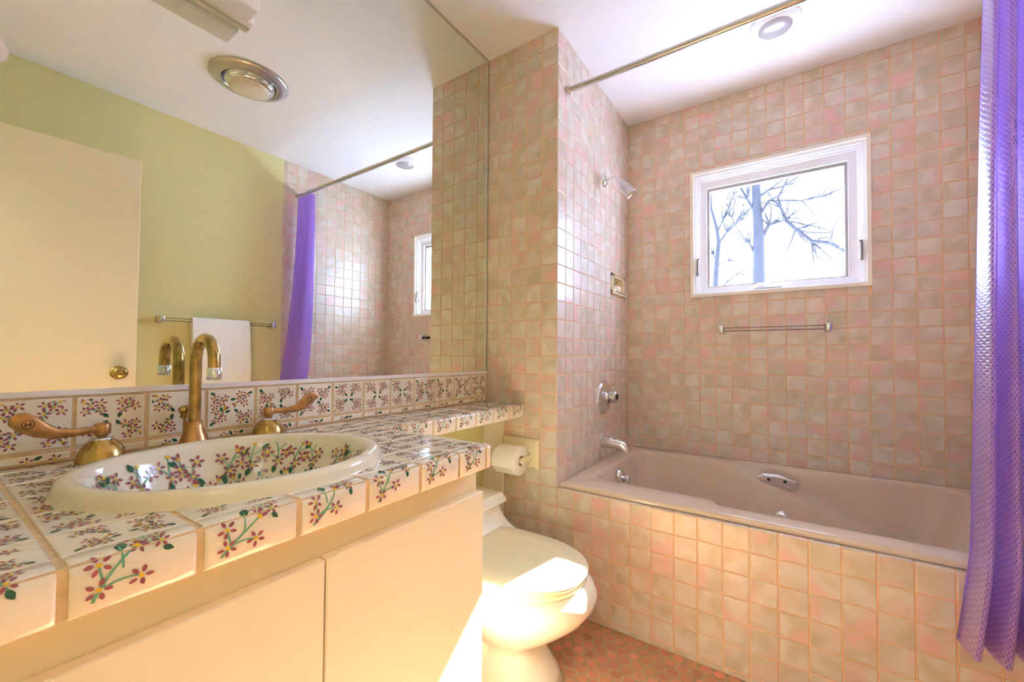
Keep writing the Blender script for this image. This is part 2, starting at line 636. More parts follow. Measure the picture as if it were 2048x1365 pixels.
zs = steps(0.0, H, PT, ZD)
tile_grid(w_end, (0, 0, 0), (1, 0, 0), (0, 0, 1), steps(0.004, XC, PT, XC), zs, m_tile)
zt = steps(0.50, H, PT, ZD)
tile_grid(w_plumb, (XC, 0, 0), (0, 1, 0), (0, 0, 1), steps(0.0, Y2, 0.0766, 0.0), steps(ZD, H, PT, ZD), m_tile,
          holes=[(0.609, 0.821, 1.380, 1.504)], rank=lambda c: c[0] * 0.02 + (0 if c[2] > 0.55 else 5))
tile_grid(w_back, (0, Y2, 0), (1, 0, 0), (0, 0, 1), steps(XC, XR, 0.0797, 0.466), steps(0.50, H, 0.0757, 1.102), m_tile,
          holes=[(0.742, 1.509, 1.371, 2.062)], rank=lambda c: (c[0] + c[1]) / 2)
tile_grid(w_right, (XR, 0, 0), (0, -1, 0), (0, 0, 1), steps(-Y2, 0.02, 0.0766, 0.0), steps(0.50, H, PT, ZD), m_tile, rank=lambda c: -c[2])
tile_grid(w_apron, (0, 0, 0), (1, 0, 0), (0, 0, 1), steps(XC, XR, PT, XC), steps(0.0, ZD, PT, ZD), m_tile)
tile_grid(w_apron, (0, 0, ZD), (1, 0, 0), (0, 1, 0), steps(XC, XR, PT, XC), [0.0, 0.04], m_tile, name='cap_tile')

# round floor tiles, the ones in view each an object
rd = MB()
rr = 0.0186
rings = [[(math.cos(2 * PI * k / 14) * r_, math.sin(2 * PI * k / 14) * r_, z) for k in range(14)] for r_, z in ((rr, -0.003), (rr, -0.0008), (rr - 0.0016, 0.0))]
rd.loft(rings, False, True, smooth=False)
rd_me = rd.mesh('round_tile', m_round, fix=False)
pit = 0.0436
spots = []
row = 0
yy = -0.012
while yy > YB:
    xx = 0.04 + (pit / 2 if row % 2 else 0)
    while xx < XR:
        if not (xx < 0.52 and yy < -0.76):
            spots.append((xx + R.uniform(-0.0012, 0.0012), yy + R.uniform(-0.0012, 0.0012)))
        xx += pit
    yy -= pit * 0.866
    row += 1
spots.sort(key=lambda s: math.hypot(s[0] - 0.72, (s[1] + 0.16) * 1.2))
rest = MB()
for i, (x, y) in enumerate(spots):
    if i < 300:
        o = obj('round_tile', rd_me, floor)
        o.matrix_basis = Matrix.Translation((x, y, 0.0)) @ Matrix.Rotation(R.uniform(0, 6.28), 4, 'Z')
    else:
        rest.add([(v.co.x + x, v.co.y + y, v.co.z) for v in rd_me.vertices], [list(f.vertices) for f in rd_me.polygons])
s = part('round_tiles', rest, m_round, floor, fix=False)
s['kind'] = 'stuff'

# ------------------------------------------------------------------ window
win = thing('window_1', 'white awning window in the tiled wall over the tub', 'window', (1.125, Y2, 1.37), kind='structure')
mb = MB().ring_frame(0.739, 1.512, 1.368, 2.065, 0.016, 0.016, 0.016, 0.016, Y2 - 0.009, Y2 + 0.02)
part('casing', mb, m_trim, win)
mb = MB().ring_frame(0.752, 1.499, 1.381, 2.052, 0.016, 0.016, 0.010, 0.018, Y2 + 0.004, YB2)
part('jamb', mb, m_vinyl, win)
mb = MB().ring_frame(0.768, 1.483, 1.391, 2.034, 0.016, 0.016, 0.004, 0.020, Y2 + 0.022, YB2 - 0.02)
mb.ring_frame(0.768, 1.483, 1.391, 2.034, 0.008, 0.008, 0.002, 0.010, Y2 + 0.013, Y2 + 0.022)
part('stop', mb, m_vinyl, win)
sash = part('sash', MB().ring_frame(0.784, 1.467, 1.395, 2.014, 0.033, 0.033, 0.028, 0.038, Y2 + 0.035, Y2 + 0.075), m_vinyl, win)
part('gasket', MB().ring_frame(0.817, 1.434, 1.423, 1.976, 0.012, 0.012, 0.008, 0.016, Y2 + 0.048, Y2 + 0.072), m_gasket, sash)
part('pane', MB().box(0.826, 1.425, Y2 + 0.060, Y2 + 0.063, 1.428, 1.964), m_glass, sash)
for x in (0.776, 1.475):
    mb = MB().box(x - 0.007, x + 0.007, Y2 + 0.006, Y2 + 0.034, 1.50, 1.585, 0.002)
    mb.box(x - 0.004, x + 0.004, Y2 - 0.008, Y2 + 0.008, 1.505, 1.575, 0.0015)
    mb.box(x - 0.006, x + 0.006, Y2 - 0.016, Y2 - 0.004, 1.485, 1.515, 0.003)
    part('latch', mb, m_gasket, win)
mb = MB().loft([[(1.04, Y2 + 0.036, 1.397), (1.17, Y2 + 0.036, 1.397), (1.16, Y2 + 0.036, 1.424), (1.06, Y2 + 0.036, 1.424)],
                [(1.045, Y2 + 0.012, 1.397), (1.165, Y2 + 0.012, 1.397), (1.15, Y2 + 0.018, 1.416), (1.07, Y2 + 0.018, 1.416)]], smooth=False)
mb.tube([(1.15, Y2 + 0.02, 1.415), (1.158, Y2 + 0.008, 1.42), (1.12, Y2 + 0.004, 1.422)], [0.004, 0.004, 0.005], 8)
part('crank', mb, m_vinyl, win)

# ------------------------------------------------------------------ mirror and its trims
mir = thing('wall_mirror', 'large frameless wall mirror above the flowered backsplash', 'mirror', (0, -0.8, 0.957))
part('mirror_glass', MB().box(0.0005, 0.0055, YB + 0.01, -0.012, 0.968, H - 0.008), m_mirror, mir)
part('edge_channel', MB().box(0.0, 0.009, -0.012, -0.004, 0.968, H), m_channel, mir, 'thin metal strip on the upright edge')
part('edge_channel', MB().box(0.0, 0.009, YB + 0.01, -0.012, H - 0.008, H - 0.0005), m_channel, mir, 'thin metal strip under the ceiling')
part('bottom_trim', MB().box(0.0, 0.014, YB + 0.01, -0.004, 0.9565, 0.968, 0.001), m_mtrim, mir, 'pale lilac strip under the glass')

# ------------------------------------------------------------------ flower painting: polygons of (material, [(a, b)...])


def ell(cx, cy, l, w, ang, n=8, point=0.0):
    o = []
    for k in range(n):
        t = 2 * PI * k / n
        x, y = l * math.cos(t), w * math.sin(t) * (1 - point * max(math.cos(t), 0))
        o.append((cx + x * math.cos(ang) - y * math.sin(ang), cy + x * math.sin(ang) + y * math.cos(ang)))
    return o


def flower(P, x, y, r, rot, rng, n=5):
    for k in range(n):
        a = rot + 2 * PI * k / n + rng.uniform(-0.12, 0.12)
        d = r * rng.uniform(0.63, 0.70)
        P.append((0, ell(x + d * math.cos(a), y + d * math.sin(a), r * 0.35, r * 0.20, a + rng.uniform(-0.15, 0.15), 8, 0.25)))
    P.append((1, ell(x, y, r * 0.26, r * 0.20, rot, 7)))


def bez(p0, p1, p2, n):
    return [((1 - t) ** 2 * p0[0] + 2 * t * (1 - t) * p1[0] + t * t * p2[0], (1 - t) ** 2 * p0[1] + 2 * t * (1 - t) * p1[1] + t * t * p2[1]) for t in [i / n for i in range(n + 1)]]


def stroke(P, pts, w0, w1, mi=2):
    for i in range(len(pts) - 1):
        (x0, y0), (x1, y1) = pts[i], pts[i + 1]
        L = math.hypot(x1 - x0, y1 - y0) or 1
        nx, ny = -(y1 - y0) / L, (x1 - x0) / L
        a = w0 + (w1 - w0) * i / (len(pts) - 1)
        b_ = w0 + (w1 - w0) * (i + 1) / (len(pts) - 1)
        P.append((mi, [(x0 + nx * a, y0 + ny * a), (x1 + nx * b_, y1 + ny * b_), (x1 - nx * b_, y1 - ny * b_), (x0 - nx * a, y0 - ny * a)]))


def sprig(rng, L, r, nf=4):
    """Upright sprig of length L from (0, 0) towards +y: three or four flowers, leaves at the ends."""
    P = []
    j = lambda s: rng.uniform(-s, s)
    top = (j(0.08) * L, L)
    stroke(P, bez((0, 0), (j(0.2) * L, 0.5 * L), top, 6), 0.028 * L, 0.018 * L)
    fa = (-0.32 * L + j(0.03) * L, 0.62 * L + j(0.04) * L)
    fb = (0.33 * L + j(0.03) * L, 0.50 * L + j(0.05) * L)
    fc = (0.06 * L + j(0.03) * L, 0.20 * L)
    stroke(P, bez((0, 0.3 * L), (-0.1 * L, 0.5 * L), fa, 4), 0.022 * L, 0.014 * L)
    stroke(P, bez((0, 0.25 * L), (0.15 * L, 0.35 * L), fb, 4), 0.022 * L, 0.014 * L)
    lf = (-0.02 * L + j(0.02) * L, -0.12 * L)
    lg = (0.30 * L, 0.92 * L)
    stroke(P, bez((0, 0.6 * L), (0.12 * L, 0.75 * L), lg, 4), 0.018 * L, 0.014 * L)
    P.append((3, ell(lf[0], lf[1], 0.16 * L, 0.095 * L, -PI / 2 + j(0.4), 8, 0.5)))
    P.append((3, ell(lg[0], lg[1] + 0.05 * L, 0.16 * L, 0.095 * L, PI / 2 - 0.5, 8, 0.5)))
    fd = (0.02 * L, 0.66 * L)
    for f in (fa, fb, fc, fd)[:nf]:
        flower(P, f[0], f[1], r, rng.uniform(0, 6.28), rng)
    # half opened flower at the tip
    for a in (PI / 2 - 0.55, PI / 2 + 0.55):
        P.append((0, ell(top[0] + 0.6 * r * math.cos(a), top[1] + 0.6 * r * math.sin(a), 0.4 * r, 0.22 * r, a, 8, 0.2)))
    P.append((1, ell(top[0], top[1], 0.26 * r, 0.32 * r, PI / 2, 7)))
    return P


def moved(P, dx, dy, ang, flip=False):
    c, s_ = math.cos(ang), math.sin(ang)
    o = []
    for mi, pts in P:
        q = [((-x if flip else x), y) for x, y in pts]
        o.append((mi, [(dx + x * c - y * s_, dy + x * s_ + y * c) for x, y in q]))
    return o


def tile_motif(rng, w, h):
    """Four sprigs, one in each quarter of the tile."""
    P = []
    for sx_ in (-1, 1):
        for sy_ in (-1, 1):
            ang = math.atan2(sy_, sx_) - PI / 2 + rng.uniform(-0.25, 0.25)
            if rng.random() < 0.35:
                st = (sx_ * 0.40 * w, sy_ * 0.36 * h)
                ang += PI
            else:
                st = (sx_ * 0.13 * w, sy_ * 0.12 * h)
            P += moved(sprig(rng, 0.42 * min(w, h), 0.108 * min(w, h)), st[0], st[1], ang, rng.random() < 0.5)
    return [(mi, [(min(max(x, -0.47 * w), 0.47 * w), min(max(y, -0.47 * h), 0.47 * h)) for x, y in pts]) for mi, pts in P]


def decal(P, fn, keep=None):
    mb_ = MB()
    off = {2: 0.0, 0: 0.00012, 3: 0.00010, 1: 0.00022}
    for mi, pts in P:
        if keep and not all(keep(x, y) for x, y in pts):
            continue
        n = len(pts)
        c = (sum(x for x, y in pts) / n, sum(y for x, y in pts) / n)
        mb_.add([fn(x, y, off[mi]) for x, y in pts] + [fn(c[0], c[1], off[mi])], [(i, (i + 1) % n, n) for i in range(n)], mi)
    return mb_


MOTIFS = {}


def flat_motif(k, w, h):
    key = (k, round(w, 4), round(h, 4))
    if key not in MOTIFS:
        P = tile_motif(random.Random(100 + k), w, h)
        MOTIFS[key] = decal(P, lambda x, y, o: (x, y, 0.00025 + o)).mesh('painted_flowers', FLORA, fix=False)
    return MOTIFS[key]


# ------------------------------------------------------------------ backsplash
bs = thing('tiled_backsplash', 'row of hand-painted flower tiles under the mirror', 'backsplash', (0, -0.8, ZC))
part('grout_bed', MB().box(0, 0.0095, YB + 0.01, -0.001, ZC, 0.9563), m_cgrout, bs)
cols = sorted([-0.0077 - 0.1086 * k for k in range(16) if -0.0077 - 0.1086 * k > YB + 0.012] + [YB + 0.012])
made = tile_grid(bs, (0.012, 0, 0), (0, 1, 0), (0, 0, 1), cols, [ZC + 0.024, 0.9555], m_white_tile, gap=0.0065, tilt=0.006)
for n_, (c, t) in enumerate(made):
    obj('painted_flowers', flat_motif(n_ % 6, 0.098, 0.092), t)
made = tile_grid(bs, (0.012, 0, 0), (0, 1, 0), (0, 0, 1), cols, [ZC + 0.001, ZC + 0.022], m_white_tile, gap=0.007, name='base_tile')
for n_, (c, t) in enumerate(made):
    rg = random.Random(n_)
    P = []
    for q in range(2):
        x = rg.uniform(-0.035, 0.035)
        flower(P, x, -0.004, 0.0095, rg.uniform(0, 6), rg)
        P.append((3, ell(x + 0.014, 0.001, 0.006, 0.0035, rg.uniform(0, 3), 8, 0.4)))
    me = decal(P, lambda x, y, o: (x, y, 0.00025 + o), lambda x, y: abs(y) < 0.0068 and abs(x) < 0.045)
    if me.v:
        tag(obj('painted_flowers', me.mesh('painted_flowers', FLORA, fix=False), t), kind='stuff')

# ------------------------------------------------------------------ counter: slab, flat tiles, edge tiles
SCX, SCY, SA, SB, STH = 0.335, -1.139, 0.244, 0.222, 0.35     # sink: centre, half axes, turn
st_c, st_s = math.cos(STH), math.sin(STH)


def sink_pt(ang, d, z):
    l, m = (SA - d) * math.cos(ang), (SB - d) * math.sin(ang)
    return (SCX + l * st_s + m * st_c, SCY + l * st_c - m * st_s, z)


def sink_rad(x, y):
    dx, dy = x - SCX, y - SCY
    l, m = st_c * dy + st_s * dx, -st_s * dy + st_c * dx
    return math.hypot(l / SA, m / SB)


cutm = MB().loft([[sink_pt(2 * PI * k / 64, 0.016, z) for k in range(64)] for z in (0.5, 1.2)], smooth=False)
cutter = obj('cutter', cutm.mesh('cutter', m_cgrout))


def cut(o):
    md = o.modifiers.new('hole', 'BOOLEAN')
    md.operation = 'DIFFERENCE'
    md.object = cutter
    md.solver = 'EXACT'
    dg = bpy.context.evaluated_depsgraph_get()
    dg.update()
    me = bpy.data.meshes.new_from_object(o.evaluated_get(dg))
    o.modifiers.clear()
    o.data = me


ct = thing('tiled_counter', 'white counter of hand-painted flower tiles with rounded edge tiles', 'counter', (0.3, -1.0, CB))
slab = part('slab', MB().box(0.0, CF - 0.004, YB + 0.01, CY - 0.004, CB + 0.002, ZC - 0.0018).box(0.0, SF - 0.004, CY - 0.004, -0.001, CB + 0.002, ZC - 0.0018), m_cgrout, ct)
slab2 = MB().box(0.0, CF - 0.0035, YB + 0.01, CY - 0.0035, CB + 0.002, ZC - 0.0018)
slab.data = slab2.mesh('slab', m_cgrout, wm(ct).inverted())
cut(slab)
part('shelf_slab', MB().box(0.0, SF - 0.0035, CY - 0.0035, -0.001, CB + 0.002, ZC - 0.0018), m_cgrout, ct)

ycols = [YB + 0.012, -1.52, -1.408, -1.296, -1.178, -1.063, -0.945, -0.835, -0.742]
xrows = [0.05, 0.155, 0.265, 0.375, 0.483, 0.568]
made = tile_grid(ct, (0, 0, ZC), (1, 0, 0), (0, 1, 0), [0.013] + xrows, ycols, m_white_tile, gap=0.0065, tilt=0.005)
for n_, (c, t) in enumerate(made):
    w, h = c[1] - c[0] - 0.010, c[3] - c[2] - 0.010
    near = any(sink_rad(c[i], c[j]) < 1.0 for i in (0, 1) for j in (2, 3)) or sink_rad((c[0] + c[1]) / 2, (c[2] + c[3]) / 2) < 1 or \
        any(sink_rad(c[0] + (c[1] - c[0]) * f, c[2]) < 1 or sink_rad(c[0] + (c[1] - c[0]) * f, c[3]) < 1 or sink_rad(c[0], c[2] + (c[3] - c[2]) * f) < 1 or sink_rad(c[1], c[2] + (c[3] - c[2]) * f) < 1 for f in (0.25, 0.5, 0.75))
    inside = all(sink_rad(c[i], c[j]) < 0.92 for i in (0, 1) for j in (2, 3))
    if inside:
        bpy.data.objects.remove(t)
        continue
    if near:
        t.data = t.data.copy()
        cut(t)
        if len(t.data.polygons) == 0:
            bpy.data.objects.remove(t)
            continue
        mw = wm(t)
        P = tile_motif(random.Random(300 + n_), w, h)
        d = decal(P, lambda x, y, o: (x, y, 0.00025 + o), lambda x, y: sink_rad(*(mw @ Vector((x, y, 0)))[:2]) > 1.0)
        if d.v:
            o = obj('painted_flowers', d.mesh('painted_flowers', FLORA, fix=False), t)
            o['kind'] = 'stuff'
    else:
        o = obj('painted_flowers', flat_motif(6 + n_ % 5, w, h), t)
        if max(w, h) > 1.4 * min(w, h):
            o['kind'] = 'stuff'
# narrow shelf over the toilet
sy_cols = [-0.742, -0.655, -0.546, -0.437, -0.328, -0.218, -0.109, -0.002]
made = tile_grid(ct, (0, 0, ZC), (1, 0, 0), (0, 1, 0), [0.013, 0.09, 0.197], sy_cols, m_white_tile, gap=0.0065, tilt=0.005)
for n_, (c, t) in enumerate(made):
    o = obj('painted_flowers', flat_motif(6 + n_ % 5, c[1] - c[0] - 0.010, c[3] - c[2] - 0.010), t)
    if c[1] - c[0] < 0.08:
        o['kind'] = 'stuff'


def cap_profile(x0, xf, z1, z0, r=0.013):
    """Edge tile section from the top joint (x0) round the nose (xf) down to z0; returns the outline (x, z)."""
    p = [(x0, z1 - 0.0008), (x0 + 0.002, z1 + 0.0006)]
    p += [(a, b_) for a, b_ in arc(xf - r, z1 + 0.0006 - r, r, 90, 0, 6)]
    p += [(xf + 0.0006, (z1 + z0) / 2), (xf, z0 + 0.003), (xf - 0.003, z0)]
    return p


def along(prof, s_):
    for i in range(len(prof) - 1):
        (x0, z0), (x1, z1) = prof[i], prof[i + 1]
        L = math.hypot(x1 - x0, z1 - z0)
        if s_ <= L or i == len(prof) - 2:
            t = s_ / L
            return x0 + (x1 - x0) * t, z0 + (z1 - z0) * t, -(z0 - z1) / L * -1, (x1 - x0) / L
        s_ -= L


def edge_tile(parent, x0, xf, ya, yb, seed, g=0.0042, axis='y', motif=True):
    """One rounded edge tile between ya and yb (or along x on the short side)."""
    prof = cap_profile(x0, xf, ZC, CB)
    inner = [(x0, ZC - 0.006), (xf - 0.006, ZC - 0.006), (xf - 0.006, CB)]
    poly = prof + inner[::-1]
    a, b_ = ya + g, yb - g
    mb_ = MB()
    n = len(poly)
    rings_ = []
    for y, k in ((a, 0.0022), (a + 0.0012, 0.0006), (a + 0.004, 0.0), (b_ - 0.004, 0.0), (b_ - 0.0012, 0.0006), (b_, 0.0022)):
        ring = []
        for i, (x, z) in enumerate(poly):
            if i < len(prof):
                zz = z - k if x < xf - 0.013 else z - k * 0.4
                xx = x - (k if z < ZC - 0.01 else 0)
                ring.append((xx, y, zz))
            else:
                ring.append((x, y, z))
        rings_.append(ring)
    mb_.loft(rings_, smooth=True)
    if axis == 'x':
        mb_.v = [(y, CY - CF + x, z) for x, y, z in mb_.v]
    t = part('edge_tile', mb_, m_white_tile, parent)
    if motif and b_ - a > 0.05 and axis == 'y':
        rg = random.Random(seed)
        total = sum(math.hypot(prof[i + 1][0] - prof[i][0], prof[i + 1][1] - prof[i][1]) for i in range(len(prof) - 1))
        W = b_ - a
        # a spray up the face from the lower corner nearest the camera, and a smaller one over the nose
        PP = [moved(sprig(rg, 0.058, 0.0112, 3), 0.016, total - 0.012, PI + 0.72 + rg.uniform(-0.12, 0.12), False),
              moved(sprig(rg, 0.034, 0.0088, 3), W * 0.72, 0.034, PI - 0.5 + rg.uniform(-0.3, 0.3), True)]

        def fn(u_, s_, o):
            x, z, nx, nz = along(prof, min(max(s_, 0.003), total - 0.004))
            return (x + nx * (0.0007 + o), a + u_, z + nz * (0.0007 + o))
        for P in PP:
            d = decal(P, fn, lambda u_, s_: 0.003 < u_ < W - 0.003 and 0.002 < s_ < total - 0.003)
            part('painted_sprig', d, FLORA, t, fix=False)
    return t


for i in range(len(ycols) - 1):
    edge_tile(ct, 0.568, CF, ycols[i], ycols[i + 1], i)
edge_tile(ct, 0.568, CF, -0.742, CY, 50, motif=False)
for i in range(1, len(sy_cols) - 1):
    edge_tile(ct, 0.197, SF, sy_cols[i], sy_cols[i + 1], 20 + i)
edge_tile(ct, 0.197, SF, -0.742 + 0.02, -0.655, 20)
for i, (a, b_) in enumerate(((0.222, 0.28), (0.28, 0.39), (0.39, 0.495), (0.495, 0.578))):
    edge_tile(ct, 0.580, CF, a, b_, 40 + i, axis='x')
bpy.data.objects.remove(cutter)

# ------------------------------------------------------------------ sink
sk = thing('oval_sink', 'oval hand-painted ceramic sink with a raised cream rim', 'sink', (SCX, SCY, ZC))
prof = [(-0.003, ZC - 0.001), (0.000, ZC + 0.004), (0.0015, ZC + 0.012), (0.004, ZC + 0.018), (0.009, ZC + 0.0218), (0.020, ZC + 0.0222), (0.028, ZC + 0.0195), (0.034, ZC + 0.012),
        (0.040, ZC - 0.002), (0.049, ZC - 0.025), (0.063, ZC - 0.052), (0.080, ZC - 0.082), (0.105, ZC - 0.107), (0.140, ZC - 0.122), (0.175, ZC - 0.128), (0.2, ZC - 0.130)]
under = [(0.2, ZC - 0.136), (0.14, ZC - 0.130), (0.095, ZC - 0.112), (0.066, ZC - 0.08), (0.05, ZC - 0.05), (0.040, ZC - 0.02), (0.02, ZC - 0.004), (-0.001, ZC - 0.001)]
rs = [[sink_pt(2 * PI * k / 72, d + 0.0012 * math.sin(5 * 2 * PI * k / 72 + 9 * d) * (1 if d > 0 else 0), z) for k in range(72)] for d, z in prof + under]
part('basin', MB().loft(rs, False, False), m_sinkc, sk)
part('drain', MB().lathe([(0.0, 0.004), (0.018, 0.004), (0.024, 0.002), (0.026, -0.006)], (SCX, SCY, ZC - 0.130)), m_brass, sk)


def bowl_fn(a0):
    wall = prof[7:13]
    Ls = [math.hypot(wall[i + 1][0] - wall[i][0], wall[i + 1][1] - wall[i][1]) for i in range(len(wall) - 1)]
    tot = sum(Ls)

    def fn(u_, v_, o):
        s_ = min(max(v_, 0.0), tot - 1e-4)
        for i, L in enumerate(Ls):
            if s_ <= L:
                break
            s_ -= L
        t = s_ / Ls[i]
        d = wall[i][0] + (wall[i + 1][0] - wall[i][0]) * t
        z = wall[i][1] + (wall[i + 1][1] - wall[i][1]) * t
        e = 0.0022 + o * 2
        dn, zn = -(wall[i + 1][1] - wall[i][1]) / Ls[i], (wall[i + 1][0] - wall[i][0]) / Ls[i]
        return sink_pt(a0 + u_ / 0.19, d + dn * e, z + zn * e)
    return fn


for k in range(25):
    rg = random.Random(500 + k)
    a0 = 2 * PI * (k + rg.uniform(-0.12, 0.12)) / 25
    P = moved(sprig(rg, 0.056, 0.0135, 3), 0.0, 0.064 + rg.uniform(-0.004, 0.006), PI + rg.uniform(-0.5, 0.5), rg.random() < 0.5)
    d = decal(P, bowl_fn(a0), lambda u_, v_: 0.004 < v_ < 0.122)
    part('painted_sprig', d, FLORA, sk, fix=False)
    P = moved(sprig(rg, 0.040, 0.0120, 3), 0.026, 0.116, PI + rg.uniform(-0.6, 0.6), rg.random() < 0.5)
    d = decal(P, bowl_fn(a0), lambda u_, v_: 0.004 < v_ < 0.122)
    part('painted_sprig', d, FLORA, sk, fix=False)

# ------------------------------------------------------------------ brass tap set
FX, FY = 0.058, -1.131
sp = thing('gooseneck_spout', 'worn brass gooseneck spout standing behind the sink', 'faucet', (FX, FY, ZC))
part('base', MB().lathe([(0.032, 0.0), (0.031, 0.006), (0.024, 0.024), (0.0175, 0.044), (0.0165, 0.058), (0.012, 0.058)], (FX, FY, ZC), seg=10), m_copper, sp)
path = [(FX, FY, ZC + 0.05 + 0.02 * i) for i in range(8)]
R0 = 0.050
for i in range(13):
    a = PI - PI * 1.02 * i / 12
    path.append((FX + R0 + R0 * math.cos(a), FY, ZC + 0.195 + R0 * math.sin(a)))
ex, ez = path[-1][0], path[-1][2]
path.append((ex + 0.001, FY, ez - 0.014))
part('neck', MB().tube(path, 0.0115, 18), m_brass, sp)
part('aerator', MB().lathe([(0.0118, 0.0), (0.0135, -0.001), (0.0135, -0.020), (0.0128, -0.026), (0.010, -0.0265), (0.0, -0.024)], (ex + 0.001, FY, ez - 0.010)), m_chrome, sp, 'chrome aerator tip')
part('lift_knob', MB().tube([(0.030, FY - 0.010, ZC), (0.030, FY - 0.010, ZC + 0.07)], 0.0025, 8)
     .lathe([(0.004, 0.0), (0.009, 0.004), (0.006, 0.010), (0.011, 0.016), (0.0115, 0.024), (0.006, 0.029), (0.0, 0.030)], (0.030, FY - 0.010, ZC + 0.062), seg=16), m_brass, sp)


def handle(hx, hy, sgn, label):
    t = thing('lever_handle', label, 'faucet handle', (hx, hy, ZC), group='brass tap levers either side of the spout')
    part('bell', MB().lathe([(0.037, 0.0), (0.0365, 0.006), (0.034, 0.016), (0.029, 0.028), (0.022, 0.037), (0.0165, 0.041), (0.0165, 0.0425), (0.008, 0.0425)], (hx, hy, ZC)), m_brass, t)
    part('collar', MB().lathe([(0.0175, 0.0), (0.0175, 0.003), (0.009, 0.0032), (0.0085, 0.013), (0.008, 0.013)], (hx, hy, ZC + 0.0415)), m_chrome, t, 'thin chrome collar')
    mb_ = MB().lathe([(0.0, 0.0), (0.012, 0.0), (0.0125, 0.004), (0.0125, 0.018), (0.011, 0.021), (0.0, 0.021)], (hx, hy, ZC + 0.052), seg=20)
    pts = [(0.0, 0.0, 0.010), (0.004, 0.018, 0.009), (0.007, 0.040, 0.008), (0.010, 0.062, 0.010), (0.013, 0.080, 0.019), (0.015, 0.096, 0.032), (0.016, 0.108, 0.043), (0.016, 0.113, 0.048)]
    rad = [0.0075, 0.0068, 0.0075, 0.010, 0.014, 0.0165, 0.0145, 0.007]
    # flattened across: thin in x, tall in the plane of the lever
    rings_ = []
    P3 = [Vector((hx + a, hy + sgn * b_, ZC + 0.053 + c)) for a, b_, c in pts]
    for i, p in enumerate(P3):
        tg = (P3[min(i + 1, len(P3) - 1)] - P3[max(i - 1, 0)]).normalized()
        side = Vector((1, 0, 0)) - tg * tg.x
        side.normalize()
        upv = side.cross(tg)
        th = (0.0075, 0.0068, 0.0065, 0.006, 0.0055, 0.005, 0.0045, 0.003)[i]
        rings_.append([p + side * (math.cos(2 * PI * k / 16) * th) + upv * (math.sin(2 * PI * k / 16) * rad[i]) for k in range(16)])
    mb_.loft(rings_)
    part('lever', mb_, m_copper, t)
    # round temperature mark near the tip
    c = P3[5]
    o = c + Vector((0.0046, 0, 0))
    ring = []
    mk = MB()
    for rr_ in (0.0080, 0.0068):
        ring.append([(o.x + 0.0006, o.y + rr_ * math.cos(2 * PI * k / 24), o.z + rr_ * math.sin(2 * PI * k / 24)) for k in range(24)])
    mk.loft(ring, False, False, smooth=False)
    if sgn < 0:
        for dy in (-0.0028, 0.0028):
            mk.box(o.x, o.x + 0.0012, o.y + dy - 0.0008, o.y + dy + 0.0008, o.z - 0.0038, o.z + 0.0038)
        mk.box(o.x, o.x + 0.0012, o.y - 0.0028, o.y + 0.0028, o.z - 0.0008, o.z + 0.0008)
    part('temperature_mark', mk, m_dark, t)
    return t


handle(0.060, -1.280, -1, 'brass lever tap handle nearest the camera, marked H')
handle(0.056, -0.972, 1, 'brass lever tap handle on the toilet side of the spout')

# ------------------------------------------------------------------ vanity cabinet
vc = thing('vanity_cabinet', 'cream painted vanity cabinet with flat doors under the sink', 'cabinet', (0.28, -1.18, 0))
DF = 0.575
part('carcass', MB().box(0.004, 0.53, YB + 0.01, -0.7245, 0.09, 0.64).box(0.53, 0.553, YB + 0.01, -0.7245, 0.09, CB - 0.004).box(0.004, 0.53, -0.745, -0.7245, 0.64, CB - 0.004).box(0.004, 0.03, YB + 0.01, -0.745, 0.64, CB - 0.004), m_cab, vc)
part('toe_kick', MB().box(0.01, 0.49, YB + 0.01, -0.735, 0.0, 0.09), m_cab, vc)
for a, b_ in ((-1.1195, -0.7225), (-1.520, -1.1225), (YB + 0.012, -1.523)):
    part('cabinet_door', MB().box(0.5535, DF, a, b_, 0.10, 0.713, 0.002), m_cab, vc)

# ------------------------------------------------------------------ board under the shelf
single('support_board', MB().box(0.0, 0.113, -0.014, -0.0005, 0.0, CB - 0.002, 0.0015), m_trim, 'upright cream board under the shelf beside the toilet', 'board')

# ------------------------------------------------------------------ toilet
TY = -0.374
tl_ = thing('toilet', 'cream one-piece toilet with a low tank and closed lid', 'toilet', (0.38, TY, 0))


def egg(xb, xf, hw, z, xc=0.42, n=40, pw=2.0, cy=TY):
    o = []
    for k in range(n):
        a = 2 * PI * k / n
        c, s_ = math.cos(a), math.sin(a)
        L = (xf - xc) if c > 0 else (xc - xb)
        e = 2.0 / pw
        o.append((xc + L * math.copysign(abs(c) ** e, c), cy + hw * math.copysign(abs(s_) ** e, s_), z))
    return o


bowl = [(0.19, 0.555, 0.112, 0.0, 2.6), (0.19, 0.590, 0.126, 0.004, 2.6), (0.18, 0.575, 0.118, 0.03, 2.5), (0.17, 0.545, 0.103, 0.07, 2.4), (0.17, 0.520, 0.095, 0.105, 2.3), (0.17, 0.512, 0.094, 0.120, 2.2),
        (0.17, 0.530, 0.104, 0.138, 2.2), (0.17, 0.585, 0.132, 0.172, 2.2), (0.17, 0.635, 0.158, 0.210, 2.2), (0.17, 0.680, 0.178, 0.250, 2.2), (0.17, 0.706, 0.190, 0.288, 2.2), (0.17, 0.708, 0.192, 0.310, 2.2),
        (0.17, 0.695, 0.188, 0.332, 2.2), (0.17, 0.676, 0.182, 0.344, 2.2), (0.18, 0.64, 0.16, 0.346, 2.2)]
part('bowl', MB().loft([egg(a, b_, c, z, pw=p) for a, b_, c, z, p in bowl]), m_porc, tl_)
seat = [(0.24, 0.668, 0.176, 0.346), (0.24, 0.673, 0.180, 0.349), (0.24, 0.673, 0.180, 0.360), (0.24, 0.670, 0.177, 0.3625)]
